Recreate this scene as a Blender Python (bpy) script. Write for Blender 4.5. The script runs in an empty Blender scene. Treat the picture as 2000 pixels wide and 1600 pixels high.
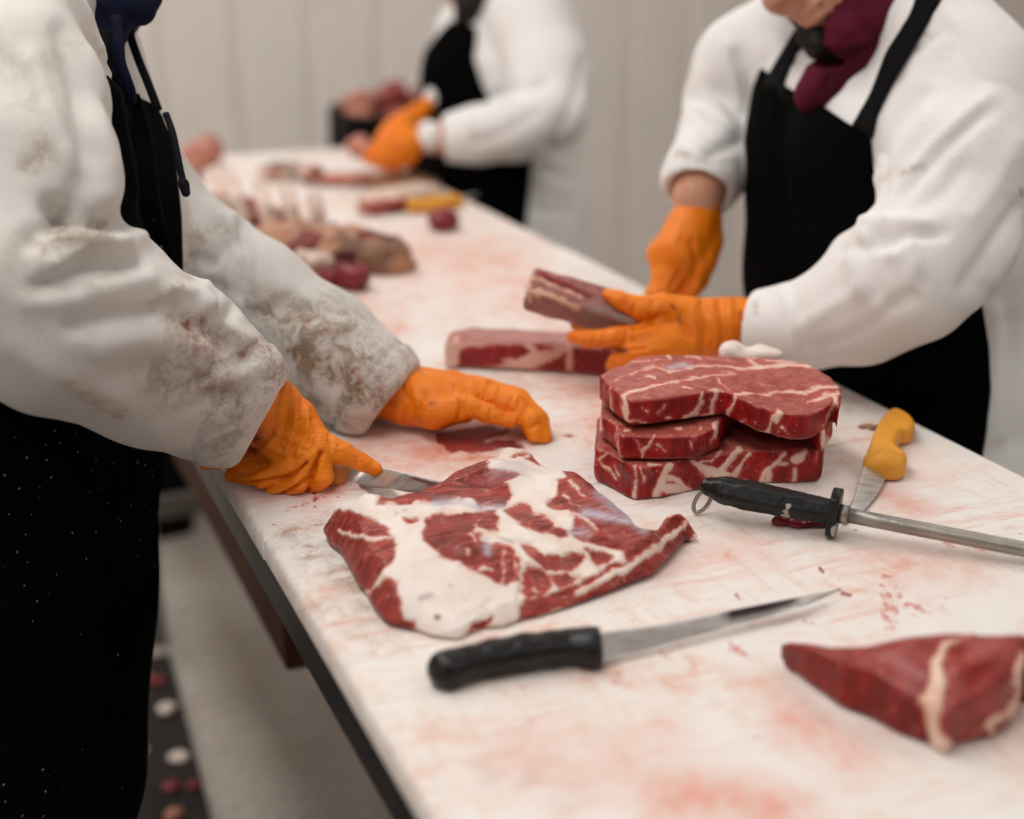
import bpy, bmesh, math, random
import numpy as np
import openvdb as vdb
from mathutils import Matrix, Vector

# ------------------------------------------------------------------ camera, world, exposure
SC = bpy.context.scene
COL = SC.collection
FPX = 50 / 36 * 2000                       # focal length in pixels of the 2000 px wide frame
PITCH, HEAD = math.radians(19.5), math.radians(22.7)
CAM = np.array([0.0, 0.0, 1.44])           # eye height above the floor; the table runs along +Y
TT = 0.92                                  # height of the table top
_fh = np.array([math.sin(HEAD), math.cos(HEAD), 0])
CR = np.array([math.cos(HEAD), -math.sin(HEAD), 0])
CF = _fh * math.cos(PITCH) + np.array([0, 0, -math.sin(PITCH)])
CU = np.cross(CR, CF)
cd = bpy.data.cameras.new('camera'); cam = bpy.data.objects.new('camera', cd); COL.objects.link(cam)
cd.lens = 50; cd.sensor_width = 36; cd.clip_start = 0.05
cam.matrix_world = Matrix(((CR[0], CU[0], -CF[0], CAM[0]), (CR[1], CU[1], -CF[1], CAM[1]), (CR[2], CU[2], -CF[2], CAM[2]), (0, 0, 0, 1)))
cd.dof.use_dof = True; cd.dof.focus_distance = 1.29; cd.dof.aperture_fstop = 2.1
SC.camera = cam
vs = SC.view_settings
vs.view_transform = 'Standard'; vs.look = 'None'; vs.gamma = 1; vs.use_curve_mapping = False
vs.exposure = -0.38
W = bpy.data.worlds.new('world'); SC.world = W; W.use_nodes = True
W.node_tree.nodes['Background'].inputs[0].default_value = (1.0, 0.985, 0.97, 1)
W.node_tree.nodes['Background'].inputs[1].default_value = 0.035
LAMP = 10.0                                # strength of the fluorescent diffusers

# ------------------------------------------------------------------ helpers: space
def ray(x, y): return CF + CR * ((x - 1000) / FPX) + CU * ((800 - y) / FPX)
def D(x, y, d): return CAM + d * ray(x, y)                     # a point at depth d
def T(x, y, z=TT):                                             # a point at height z
    r = ray(x, y); return CAM + r * ((z - CAM[2]) / r[2])
def proj(V):
    v = V - CAM; d = v @ CF
    return np.stack([1000 + FPX * (v @ CR) / d, 800 - FPX * (v @ CU) / d], 1), d
def unit(v): v = np.asarray(v, float); return v / np.linalg.norm(v)
def hashn(ix, iy, iz, seed):
    h = (ix * 374761393 + iy * 668265263 + iz * 2147483647 + seed * 1274126177) & 0xffffffff
    h = ((h ^ (h >> 13)) * 1274126177) & 0xffffffff
    return ((h ^ (h >> 16)) & 0xffff) / 32767.5 - 1
def vnoise(P, scale, seed=0):
    P = np.asarray(P) * scale; i = np.floor(P).astype(np.int64); f = P - i; f = f * f * (3 - 2 * f); r = 0
    for dx in (0, 1):
        for dy in (0, 1):
            for dz in (0, 1):
                w = (f[:, 0] if dx else 1 - f[:, 0]) * (f[:, 1] if dy else 1 - f[:, 1]) * (f[:, 2] if dz else 1 - f[:, 2])
                r = r + w * hashn(i[:, 0] + dx, i[:, 1] + dy, i[:, 2] + dz, seed)
    return r
def poly_sd(X, Y, poly):                                       # signed distance to a polygon, positive inside
    p = np.asarray(poly, float); q = np.roll(p, -1, 0)
    d2 = np.full(X.shape, 1e18); ins = np.zeros(X.shape, bool)
    for (ax, ay), (bx, by) in zip(p, q):
        ex, ey = bx - ax, by - ay; wx, wy = X - ax, Y - ay
        t = np.clip((wx * ex + wy * ey) / (ex * ex + ey * ey + 1e-12), 0, 1)
        d2 = np.minimum(d2, (wx - ex * t) ** 2 + (wy - ey * t) ** 2)
        c = (ay > Y) != (by > Y)
        if ey != 0: ins ^= c & (X < ex * (Y - ay) / ey + ax)
    d = np.sqrt(d2); return np.where(ins, d, -d)
def line_d(X, Y, pts, widths=None):                            # distance to a polyline minus its local half-width
    p = np.asarray(pts, float); r = np.full(X.shape, 1e9)
    w = np.zeros(len(p)) if widths is None else np.broadcast_to(np.asarray(widths, float), (len(p),))
    for k in range(len(p) - 1):
        ex, ey = p[k + 1, :2] - p[k, :2]; wx, wy = X - p[k, 0], Y - p[k, 1]
        t = np.clip((wx * ex + wy * ey) / (ex * ex + ey * ey + 1e-12), 0, 1)
        r = np.minimum(r, np.hypot(wx - ex * t, wy - ey * t) - (w[k] + (w[k + 1] - w[k]) * t))
    return r
def smooth_poly(pts, n=2):                                     # Chaikin corner cutting
    p = np.asarray(pts, float)
    for _ in range(n):
        q = np.roll(p, -1, 0); p = np.stack([.75 * p + .25 * q, .25 * p + .75 * q], 1).reshape(-1, p.shape[1])
    return p

# ------------------------------------------------------------------ helpers: signed distance modelling
class Sdf:
    def __init__(s, lo, hi, vox):
        s.lo = np.asarray(lo, float) - 4 * vox; s.v = vox
        s.n = np.ceil((np.asarray(hi, float) + 4 * vox - s.lo) / vox).astype(int) + 1
        s.g = np.full(s.n, 0.5, np.float32)
    def box(s, lo, hi):
        a = np.clip(np.floor((np.asarray(lo) - s.lo) / s.v).astype(int), 0, s.n)
        b = np.clip(np.ceil((np.asarray(hi) - s.lo) / s.v).astype(int) + 1, 0, s.n)
        if (b <= a).any(): return None
        ax = [(s.lo[k] + s.v * np.arange(a[k], b[k])).astype(np.float32) for k in range(3)]
        return (slice(a[0], b[0]), slice(a[1], b[1]), slice(a[2], b[2])), ax[0][:, None, None], ax[1][None, :, None], ax[2][None, None, :]
    def put(s, sl, d, k, op):
        g = s.g[sl]
        if op == 'sub':
            d = -d
            if k > 0:
                h = np.maximum(k - np.abs(g - d), 0) / k; s.g[sl] = np.maximum(g, d) + h * h * k * .25
            else: s.g[sl] = np.maximum(g, d)
        elif op == 'and': s.g[sl] = np.maximum(g, d)
        elif k > 0:
            h = np.maximum(k - np.abs(g - d), 0) / k; s.g[sl] = np.minimum(g, d) - h * h * k * .25
        else: s.g[sl] = np.minimum(g, d)
    def cone(s, a, b, ra, rb, k=0.0, op='add', squash=None, cut=None):
        a, b = np.asarray(a, float), np.asarray(b, float); m = max(ra, rb) + k + 4 * s.v
        bx = s.box(np.minimum(a, b) - m, np.maximum(a, b) + m)
        if bx is None: return
        sl, X, Y, Z = bx; e = b - a; L = float(e @ e) + 1e-12
        x, y, z = X - a[0], Y - a[1], Z - a[2]
        t = np.clip((x * e[0] + y * e[1] + z * e[2]) / L, 0, 1)
        px, py, pz = x - t * e[0], y - t * e[1], z - t * e[2]
        q = px * px + py * py + pz * pz
        if squash is not None:                                # (direction, factor): thinner along that direction
            n, fct = unit(squash[0]), squash[1]; c = px * n[0] + py * n[1] + pz * n[2]; q = q + c * c * (fct * fct - 1)
        d = np.sqrt(q) - (ra + t * (rb - ra))
        if squash is not None: d = d / (1 + .5 * (squash[1] - 1))
        if cut is not None: d = np.maximum(d, (X - cut[0][0]) * cut[1][0] + (Y - cut[0][1]) * cut[1][1] + (Z - cut[0][2]) * cut[1][2])
        s.put(sl, d.astype(np.float32), k, op)
    def ell(s, c, rad, axes=None, k=0.0, op='add'):
        c = np.asarray(c, float); rad = np.asarray(rad, float); A = np.eye(3) if axes is None else np.asarray(axes, float)
        m = max(rad) + k + 4 * s.v; bx = s.box(c - m, c + m)
        if bx is None: return
        sl, X, Y, Z = bx; x, y, z = X - c[0], Y - c[1], Z - c[2]; q = 0; g = 0
        for i in range(3):
            u = (x * A[i, 0] + y * A[i, 1] + z * A[i, 2]); q = q + (u / rad[i]) ** 2; g = g + (u / rad[i] ** 2) ** 2
        q = np.sqrt(q); s.put(sl, (q * (q - 1) / np.maximum(np.sqrt(g), 1e-6)).astype(np.float32), k, op)
    def rbox(s, c, half, axes, r, k=0.0, op='add'):
        c = np.asarray(c, float); A = np.asarray(axes, float); m = np.linalg.norm(half) + k + 4 * s.v
        sl, X, Y, Z = s.box(c - m, c + m); x, y, z = X - c[0], Y - c[1], Z - c[2]; o = 0; ins = None
        for i in range(3):
            u = np.abs(x * A[i, 0] + y * A[i, 1] + z * A[i, 2]) - (half[i] - r)
            o = o + np.maximum(u, 0) ** 2; ins = u if ins is None else np.maximum(ins, u)
        s.put(sl, (np.sqrt(o) + np.minimum(ins, 0) - r).astype(np.float32), k, op)
    def chain(s, pts, k=0.0, op='add', grow=0.0, scale=1.0, cut=None, squash=None, blend=True, cut_all=False):
        for i in range(len(pts) - 1):                         # pts: (point, radius)
            (a, ra), (b, rb) = pts[i], pts[i + 1]
            s.cone(a, b, ra * scale + grow, rb * scale + grow, k if (blend or i == 0) else 0, op, squash, cut if (cut_all or i == len(pts) - 2) else None)
    def prism(s, poly, z0, z1, r, k=0.0, op='add', warp=None):
        p = np.asarray(poly, float)[:, :2]
        zt = z1 if not callable(z1) else 0.25 + z0
        m = 4 * s.v + k + (0.08 if warp else 0); sl, X, Y, Z = s.box([*(p.min(0) - m), z0 - m], [*(p.max(0) + m), zt + m])
        XX, YY = np.broadcast_arrays(X[:, :, 0].astype(float), Y[:, :, 0].astype(float))
        sd = poly_sd(XX, YY, p)
        top = z1(XX, YY, sd) if callable(z1) else np.full(XX.shape, z1)
        off = warp(XX, YY) if warp else np.zeros(XX.shape)
        ax = (r - sd)[:, :, None]; Zw = Z - off[:, :, None]; az = np.maximum(Zw - top[:, :, None], z0 - Zw) + r
        d = np.minimum(np.maximum(ax, az), 0) + np.sqrt(np.maximum(ax, 0) ** 2 + np.maximum(az, 0) ** 2) - r
        s.put(sl, d.astype(np.float32), k, op)
    def plane(s, p, n, op='and'):                             # keeps the side the normal points away from
        sl, X, Y, Z = s.box(s.lo, s.lo + s.n * s.v); n = unit(n)
        s.put(sl, ((X - p[0]) * n[0] + (Y - p[1]) * n[1] + (Z - p[2]) * n[2]).astype(np.float32), 0, op)
    def mesh(s):
        g = vdb.FloatGrid(0.5); b = 3 * s.v
        g.copyFromArray(np.clip(s.g, -b, b)); p, t, q = g.convertToPolygons(isovalue=0.0, adaptivity=0.0)
        return p.astype(float) * s.v + s.lo, q.astype(int)

def normals(V, Q):
    P = V[Q]; n = np.cross(P[:, 2] - P[:, 0], P[:, 3 % Q.shape[1]] - P[:, 1]) if Q.shape[1] == 4 else np.cross(P[:, 1] - P[:, 0], P[:, 2] - P[:, 0])
    N = np.zeros_like(V)
    for k in range(Q.shape[1]):
        for c in range(3): N[:, c] += np.bincount(Q[:, k], n[:, c], len(V))
    return N / (np.linalg.norm(N, axis=1, keepdims=True) + 1e-12)
def relax(V, Q, it=2, f=.5):
    E = np.concatenate([Q[:, [k, (k + 1) % Q.shape[1]]] for k in range(Q.shape[1])])
    c = np.bincount(E[:, 0], minlength=len(V)) + np.bincount(E[:, 1], minlength=len(V))
    for _ in range(it):
        S = np.zeros_like(V)
        for j in range(3): S[:, j] = np.bincount(E[:, 0], V[E[:, 1], j], len(V)) + np.bincount(E[:, 1], V[E[:, 0], j], len(V))
        V = V + f * (S / np.maximum(c, 1)[:, None] - V)
    return V
def seen(V, N):                                               # weight of the surface turned to the viewer, used by the sculpting strokes
    px, d = proj(V); view = V - CAM; view /= np.linalg.norm(view, axis=1, keepdims=True)
    w = np.clip(-(N * view).sum(1) / .25, 0, 1)
    c = np.clip(((px + 1500) / 10).astype(int), 0, 599); idx = c[:, 0] * 600 + c[:, 1]
    m = np.full(360000, 1e9); np.minimum.at(m, idx, d)
    g = m.reshape(600, 600); g2 = g.copy()
    for a in (-1, 1): g2 = np.minimum(g2, np.roll(g, a, 0)); g2 = np.minimum(g2, np.roll(g, a, 1))
    return px, d, w * (d < g2.reshape(-1)[idx] + .06)
def sculpt(V, Q, strokes, passes=1):                          # strokes: (pixel path, width px, height m): ridges and creases pressed into the mesh
    N = normals(V, Q); px, d, w = seen(V, N); disp = np.zeros(len(V))
    for pts, wid, h in strokes:
        p = np.asarray(pts, float); m = 3.2 * wid
        k = np.where((px[:, 0] > p[:, 0].min() - m) & (px[:, 0] < p[:, 0].max() + m) & (px[:, 1] > p[:, 1].min() - m) & (px[:, 1] < p[:, 1].max() + m))[0]
        if len(k) == 0: continue
        r = line_d(px[k, 0], px[k, 1], p)
        disp[k] += h * np.exp(-(r / wid) ** 2) * w[k]
    return V + N * disp[:, None]
def stroke_attr(V, Q, strokes, only_front=True):              # a painted value: (path, width, value), soft-edged
    N = normals(V, Q); px, d, w = seen(V, N); a = np.zeros(len(V))
    for pts, wid, val in strokes:
        r = line_d(px[:, 0], px[:, 1], pts) if len(pts) > 1 else np.hypot(px[:, 0] - pts[0][0], px[:, 1] - pts[0][1])
        a = np.maximum(a, val * np.exp(-(r / wid) ** 2) * (w > .02))
    return a
def region(V, polys=(), lines=(), wob=1.0):                            # signed px distance, positive inside any polygon or thick line
    px, d = proj(V); a = np.full(len(V), -1e3); q = FPX / d
    px = px + np.stack([vnoise(V, 70, 91) * .0022 + vnoise(V, 190, 93) * .0011, vnoise(V, 70, 92) * .0022 + vnoise(V, 190, 94) * .0011], 1) * (q * wob)[:, None]
    for p in polys: a = np.maximum(a, poly_sd(px[:, 0], px[:, 1], p))
    for p, w in lines: a = np.maximum(a, -line_d(px[:, 0], px[:, 1], p, w))
    return np.clip(a, -60, 60)

# ------------------------------------------------------------------ helpers: objects
def make_mesh(name, V, F, mat=None, smooth=True, attrs=None):
    me = bpy.data.meshes.new(name); V = np.asarray(V, np.float32)
    if isinstance(F, np.ndarray):
        n, k = F.shape; me.vertices.add(len(V)); me.vertices.foreach_set('co', V.ravel())
        me.loops.add(n * k); me.loops.foreach_set('vertex_index', F.astype(np.int32).ravel())
        me.polygons.add(n); me.polygons.foreach_set('loop_start', np.arange(0, n * k, k, dtype=np.int32))
        me.update(calc_edges=True); me.validate()
    else: me.from_pydata([tuple(map(float, v)) for v in V], [], F); me.update()
    me.polygons.foreach_set('use_smooth', np.full(len(me.polygons), smooth))
    for k, a in (attrs or {}).items(): me.attributes.new(k, 'FLOAT', 'POINT').data.foreach_set('value', np.asarray(a, np.float32))
    if mat: me.materials.append(mat)
    return me
def tag(o, label=None, cat=None, group=None, kind=None):
    for k, v in (('label', label), ('category', cat), ('group', group), ('kind', kind)):
        if v: o[k] = v
    return o
def empty(name, loc, label, cat, group=None):
    o = bpy.data.objects.new(name, None); COL.objects.link(o); o.location = [float(c) for c in loc]; o.empty_display_size = .05
    return tag(o, label, cat, group)
def wloc(o):
    l = np.array(o.location)
    return l + wloc(o.parent) if o.parent else l
def obj(name, V, F, mat, parent=None, smooth=True, attrs=None, origin=None):
    V = np.asarray(V, float)
    if origin is None: origin = wloc(parent) if parent else np.array([(V[:, 0].min() + V[:, 0].max()) / 2, (V[:, 1].min() + V[:, 1].max()) / 2, V[:, 2].min()])
    o = bpy.data.objects.new(name, make_mesh(name, V - origin, F, mat, smooth, attrs)); COL.objects.link(o)
    if parent: o.parent = parent; o.location = [float(c) for c in (origin - wloc(parent))]
    else: o.location = [float(c) for c in origin]
    return o
def box(lo, hi, bev=0.0, seg=2):
    bm = bmesh.new(); lo, hi = np.asarray(lo, float), np.asarray(hi, float)
    bmesh.ops.create_cube(bm, size=1)
    for v in bm.verts: v.co = Vector(lo + (np.array(v.co) + .5) * (hi - lo))
    if bev: bmesh.ops.bevel(bm, geom=bm.edges[:], offset=bev, segments=seg, affect='EDGES', profile=.5)
    V = np.array([v.co[:] for v in bm.verts]); bm.verts.index_update(); F = [[v.index for v in f.verts] for f in bm.faces]; bm.free()
    return V, F
def join(*parts):
    V, F = [], []; n = 0
    for v, f in parts: V.append(np.asarray(v)); F += [[i + n for i in q] for q in (f.tolist() if isinstance(f, np.ndarray) else f)]; n += len(v)
    return np.concatenate(V), F
def tube(pts, rad, seg=12, caps=True, flat=None):
    p = np.asarray(pts, float); n = len(p); r = np.broadcast_to(np.asarray(rad, float), (n,)); V = []; F = []
    t0 = unit(p[1] - p[0]); u = unit(np.cross(t0, [0, 0, 1]) if abs(t0[2]) < .9 else np.cross(t0, [1, 0, 0]))
    for i in range(n):
        t = unit(p[min(i + 1, n - 1)] - p[max(i - 1, 0)]); u = unit(u - t * (u @ t)); w = np.cross(t, u)
        for k in range(seg):
            a = 2 * math.pi * k / seg; V.append(p[i] + r[i] * (math.cos(a) * u + math.sin(a) * w * (flat or 1)))
    for i in range(n - 1):
        for k in range(seg): F.append([i * seg + k, i * seg + (k + 1) % seg, (i + 1) * seg + (k + 1) % seg, (i + 1) * seg + k])
    if caps: F += [list(range(seg))[::-1], [(n - 1) * seg + k for k in range(seg)]]
    return np.array(V), F
def curve_pts(pts, n=8):                                      # Catmull-Rom through the points
    p = np.asarray(pts, float); q = np.concatenate([[2 * p[0] - p[1]], p, [2 * p[-1] - p[-2]]]); out = []
    for i in range(len(p) - 1):
        a, b, c, d = q[i:i + 4]
        for t in np.arange(n) / n: out.append(.5 * (2 * b + (c - a) * t + (2 * a - 5 * b + 4 * c - d) * t * t + (3 * b - a - 3 * c + d) * t ** 3))
    return np.array(out + [p[-1]])

# ------------------------------------------------------------------ helpers: materials
def lin(r, g, b): return tuple(((c / 255) / 12.92 if c / 255 <= .04045 else ((c / 255 + .055) / 1.055) ** 2.4) for c in (r, g, b)) + (1.0,)
class Nt:
    def __init__(s, name):
        s.m = bpy.data.materials.new(name); s.m.use_nodes = True; s.t = s.m.node_tree; s.p = s.t.nodes['Principled BSDF']
        s.tc = s.t.nodes.new('ShaderNodeTexCoord').outputs['Object']
    def n(s, typ, ins=None, **kw):
        nd = s.t.nodes.new(typ)
        for k, v in kw.items(): setattr(nd, k, v)
        for k, v in (ins or {}).items(): s.set(nd.inputs[k], v)
        return nd
    def set(s, sock, v):
        if hasattr(v, 'is_output'): s.t.links.new(v, sock)
        else: sock.default_value = v
    def map(s, scale=(1, 1, 1), rot=(0, 0, 0), vec=None): return s.n('ShaderNodeMapping', {0: vec or s.tc, 'Rotation': rot, 'Scale': scale}).outputs[0]
    def noise(s, scale, detail=4, rough=.55, vec=None, dist=0.0): return s.n('ShaderNodeTexNoise', {'Vector': vec or s.tc, 'Scale': scale, 'Detail': detail, 'Roughness': rough, 'Distortion': dist}).outputs[0]
    def vor(s, scale, vec=None, feature='F1', out='Distance', rnd=1.0): return s.n('ShaderNodeTexVoronoi', {'Vector': vec or s.tc, 'Scale': scale, 'Randomness': rnd}, feature=feature).outputs[out]
    def attr(s, name): return s.n('ShaderNodeAttribute', attribute_name=name).outputs['Fac']
    def math(s, op, a, b=0.0, clamp=False): return s.n('ShaderNodeMath', {0: a, 1: b}, operation=op, use_clamp=clamp).outputs[0]
    def step(s, v, a, b, c=0.0, d=1.0): return s.n('ShaderNodeMapRange', {0: v, 1: a, 2: b, 3: c, 4: d}, interpolation_type='SMOOTHSTEP').outputs[0]
    def mix(s, f, a, b, mode='MIX'):
        nd = s.t.nodes.new('ShaderNodeMix'); nd.data_type = 'RGBA'; nd.blend_type = mode
        s.set(nd.inputs[0], f); s.set(nd.inputs[6], a); s.set(nd.inputs[7], b); return nd.outputs[2]
    def bump(s, h, dist=.002, strength=1.0, prev=None):
        nd = s.n('ShaderNodeBump', {'Height': h, 'Distance': dist, 'Strength': strength})
        if prev is not None: s.set(nd.inputs['Normal'], prev)
        return nd.outputs[0]
    def done(s, color=None, rough=.5, spec=.5, normal=None, metal=0.0, **kw):
        for k, v in (('Base Color', color), ('Roughness', rough), ('Specular IOR Level', spec), ('Normal', normal), ('Metallic', metal)):
            if v is not None: s.set(s.p.inputs[k], v)
        for k, v in kw.items(): s.set(s.p.inputs[k.replace('_', ' ')], v)
        return s.m
# ------------------------------------------------------------------ materials
def plain(name, col, rough=.5, spec=.4, metal=0.0, nscale=0, namt=.0, bump=0.0, bscale=200):
    s = Nt(name); c = col
    if nscale: c = s.mix(s.step(s.noise(nscale, 5), .35, .7), col, tuple(x * (1 - namt) for x in col[:3]) + (1,))
    nm = s.bump(s.noise(bscale, 3), bump) if bump else None
    return s.done(c, rough, spec, nm, metal)
M = {}
M['wall'] = plain('white_wall_metal', lin(246, 239, 233), .5, .3, 0, 3, .04)
M['ceiling'] = plain('white_ceiling', lin(235, 232, 228), .8, .2)
M['steel_dark'] = plain('dull_frame_steel', lin(84, 79, 76), .42, .5, .55, 18, .35, .0006, 90)
M['leg_steel'] = plain('grey_painted_steel', lin(128, 120, 114), .5, .4, .2, 12, .2)
M['brown_wood'] = plain('brown_wood', lin(92, 58, 38), .7, .2, 0, 14, .4)
M['black_plastic'] = plain('black_plastic', lin(11, 10, 10), .6, .12)
M['mat_rubber'] = plain('dark_rubber', lin(52, 47, 45), .8, .2, 0, 20, .4, .002, 120)
def concrete():
    s = Nt('pale_concrete'); a = s.noise(3, 6); b = s.noise(60, 4)
    c = s.mix(s.step(a, .3, .7), lin(206, 197, 188), lin(178, 167, 157)); c = s.mix(s.step(b, .45, .75, 0, .5), c, lin(112, 102, 92))
    return s.done(c, .75, .3, s.bump(b, .002))
M['concrete'] = concrete()
def board():
    s = Nt('worn_white_board')
    big = s.noise(5.5, 6, .6); mid = s.noise(22, 5, .65, dist=.6); fine = s.noise(130, 4, .6)
    c = s.mix(s.step(big, .35, .75), lin(240, 236, 232), lin(236, 225, 216))
    c = s.mix(s.math('MULTIPLY', s.step(mid, .52, .78), s.step(big, .38, .62)), c, lin(226, 178, 156))     # pink juice soaked in
    st = s.noise(1.0, 5, .7, s.map((9, 60, 9), (0, 0, .5))); c = s.mix(s.step(st, .6, .8, 0, .45), c, lin(216, 168, 142))
    for k, (sx, sy, rz) in enumerate([(14, 90, .9), (90, 16, .25), (12, 80, -.7)]):                       # short brushed streaks of juice
        q = s.noise(1.0, 6, .72, s.map((sx, sy, 20), (0, 0, rz)), .3); w = s.noise(4.0 + 1.7 * k, 3)
        c = s.mix(s.math('MULTIPLY', s.step(q, .5, .72, 0, .62), s.step(w, .38, .6)), c, lin(*((222, 168, 142), (216, 178, 150), (226, 158, 134))[k]))
    sc = s.math('ABSOLUTE', s.math('SUBTRACT', s.noise(1.0, 3, .6, s.map((14, 160, 14), (0, 0, -.35))), .5))
    c = s.mix(s.step(sc, .0, .012, .4, 0), c, lin(224, 200, 186))                                           # knife scratches
    pink = s.attr('pink'); c = s.mix(s.math('MULTIPLY', pink, s.step(s.noise(26, 5, .7), .3, .7, .25, 1)), c, lin(224, 140, 112))
    grime = s.attr('grime'); c = s.mix(s.math('MULTIPLY', grime, s.step(s.noise(60, 6, .75), .4, .7)), c, lin(160, 120, 88))
    spk = s.vor(85); cell = s.vor(85, out='Color'); lum = s.n('ShaderNodeSeparateColor', {0: cell}).outputs[0]
    c = s.mix(s.math('MULTIPLY', s.step(spk, .1, .2, .75, 0), s.step(lum, .93, .95)), c, lin(196, 92, 62))   # small flecks
    bl = s.math('ADD', s.attr('blood'), s.math('MULTIPLY', s.math('SUBTRACT', s.noise(110, 4, .7), .5), 14))
    bm_ = s.step(bl, -2.5, 2.5); c = s.mix(s.math('MULTIPLY', bm_, .9), c, s.mix(s.step(s.noise(40), .4, .65), lin(132, 8, 6), lin(160, 26, 16)))
    sm = s.math('ADD', s.math('MINIMUM', s.attr('smear'), 5.0), s.math('MULTIPLY', s.math('SUBTRACT', s.noise(1.0, 5, .75, s.map((160, 110, 160), (0, 0, .4))), .52), 60))
    c = s.mix(s.math('MULTIPLY', s.step(sm, 0, 12), .8), c, lin(200, 66, 42))
    h = s.math('ADD', s.math('MULTIPLY', fine, .4), s.math('MULTIPLY', sc, 1.5))
    return s.done(c, s.step(bm_, 0, 1, .5, .5), .16, s.bump(h, .0007, .6))
M['board'] = board()
def meat(name, a, b, side, fat=(238, 218, 205), film=(196, 196, 212), fib=(40, 260, 40), rot=(0, 0, .6), noise=9.0, marble=.5, gloss=.32, edge=(196, 84, 62)):
    s = Nt(name); n1 = s.noise(1.0, 5, .6, s.map(fib, rot)); n2 = s.noise(38, 4)
    c = s.mix(s.step(n1, .3, .7), lin(*a), lin(*b)); c = s.mix(s.step(n2, .42, .7, 0, .45), c, lin(*[x * .72 for x in a]))
    c = s.mix(s.attr('side'), c, s.mix(s.step(n1, .35, .7), lin(*side), lin(*[min(255, x * 1.35 + 8) for x in side])))
    fl = s.vor(150); fr_ = s.n('ShaderNodeSeparateColor', {0: s.vor(150, out='Color')}).outputs[0]
    c = s.mix(s.math('MULTIPLY', s.step(fl, .12, .3, .55, 0), s.step(fr_, .8, .84)), c, lin(214, 146, 130))      # flecks of fat
    wob = s.math('MULTIPLY', s.math('SUBTRACT', s.noise(95, 5, .7), .5), noise * 2.2)
    f = s.math('ADD', s.attr('fat'), wob)
    if marble:                                                # thin branching seams of fat
        mz = s.math('ABSOLUTE', s.math('SUBTRACT', s.noise(1.0, 3, .6, s.map((60, 150, 60), (0, 0, .35)), .6), .5)); mm = s.math('MULTIPLY', s.step(mz, .0, .03, 1, 0), s.step(s.noise(48, 3), .5, .6))
        c = s.mix(s.math('MULTIPLY', s.math('MULTIPLY', mm, marble), s.step(s.attr('side'), 0, 1, 1, .25)), c, lin(226, 160, 146))
    c = s.mix(s.math('MULTIPLY', s.step(f, -7, 0), .75), c, lin(*edge))
    fc = s.mix(s.step(s.noise(30, 5, .6), .4, .72), lin(*fat), lin(*[fat[0] * .97, fat[1] * .93, fat[2] * .89]))
    fc = s.mix(s.math('MULTIPLY', s.step(f, 9, 0), .45), fc, lin(228, 176, 156)); c = s.mix(s.step(f, -2.2, 2.2), c, fc)
    c = s.mix(s.math('MULTIPLY', s.attr('film'), s.step(s.noise(60, 4, .6, s.map((1, 3, 1))), .3, .62, .25, 1)), c, lin(*film))
    c = s.mix(s.math('MULTIPLY', s.attr('dark'), .92), c, lin(44, 16, 14))
    h = s.math('ADD', s.math('MULTIPLY', n1, .5), s.math('MULTIPLY', s.step(f, -3, 5), .55)); h = s.math('ADD', h, s.math('MULTIPLY', n2, .6))
    return s.done(c, s.step(s.noise(50), .3, .7, gloss, gloss + .2), .35, s.bump(h, .0026, .9), Coat_Weight=.04, Coat_Roughness=.2)
M['slab'] = meat('slab_flesh', (110, 22, 20), (178, 76, 66), (104, 18, 18), fat=(244, 232, 224), rot=(0, 0, -.9), marble=.6)
M['steak'] = meat('steak_flesh', (152, 62, 54), (180, 98, 86), (118, 8, 10), fat=(238, 205, 190), fib=(90, 90, 30), marble=.75, gloss=.34, noise=6, edge=(184, 70, 58))
M['roast'] = meat('roast_flesh', (138, 34, 32), (170, 74, 68), (104, 14, 8), fat=(236, 204, 184), film=(206, 150, 150), fib=(30, 120, 30), rot=(0, 0, .2), marble=.15, gloss=.26)
M['chop'] = meat('chop_flesh', (176, 110, 104), (196, 136, 128), (112, 14, 20), fat=(222, 176, 162), marble=.3)
M['rib'] = meat('rib_flesh', (116, 26, 30), (146, 50, 46), (90, 16, 20), fat=(236, 214, 200), marble=.2)
M['bone'] = plain('bone_and_fat', lin(232, 208, 192), .5, .4, 0, 40, .25, .002, 60)
M['tanbone'] = plain('brown_bone', lin(182, 136, 104), .5, .4, 0, 26, .7, .003, 50)
M['redcube'] = plain('deep_red_meat', lin(136, 26, 38), .35, .5, 0, 45, .4, .003, 70)
M['binmeat'] = plain('bin_trim_flesh', lin(168, 78, 66), .4, .4, 0, 30, .5, .003, 60)
M['pinkmeat'] = plain('pink_trim', lin(200, 130, 110), .4, .5, 0, 40, .35, .003, 60)
M['fatbit'] = plain('white_fat', lin(240, 226, 214), .4, .4, 0, 60, .12, .002, 90)
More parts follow.
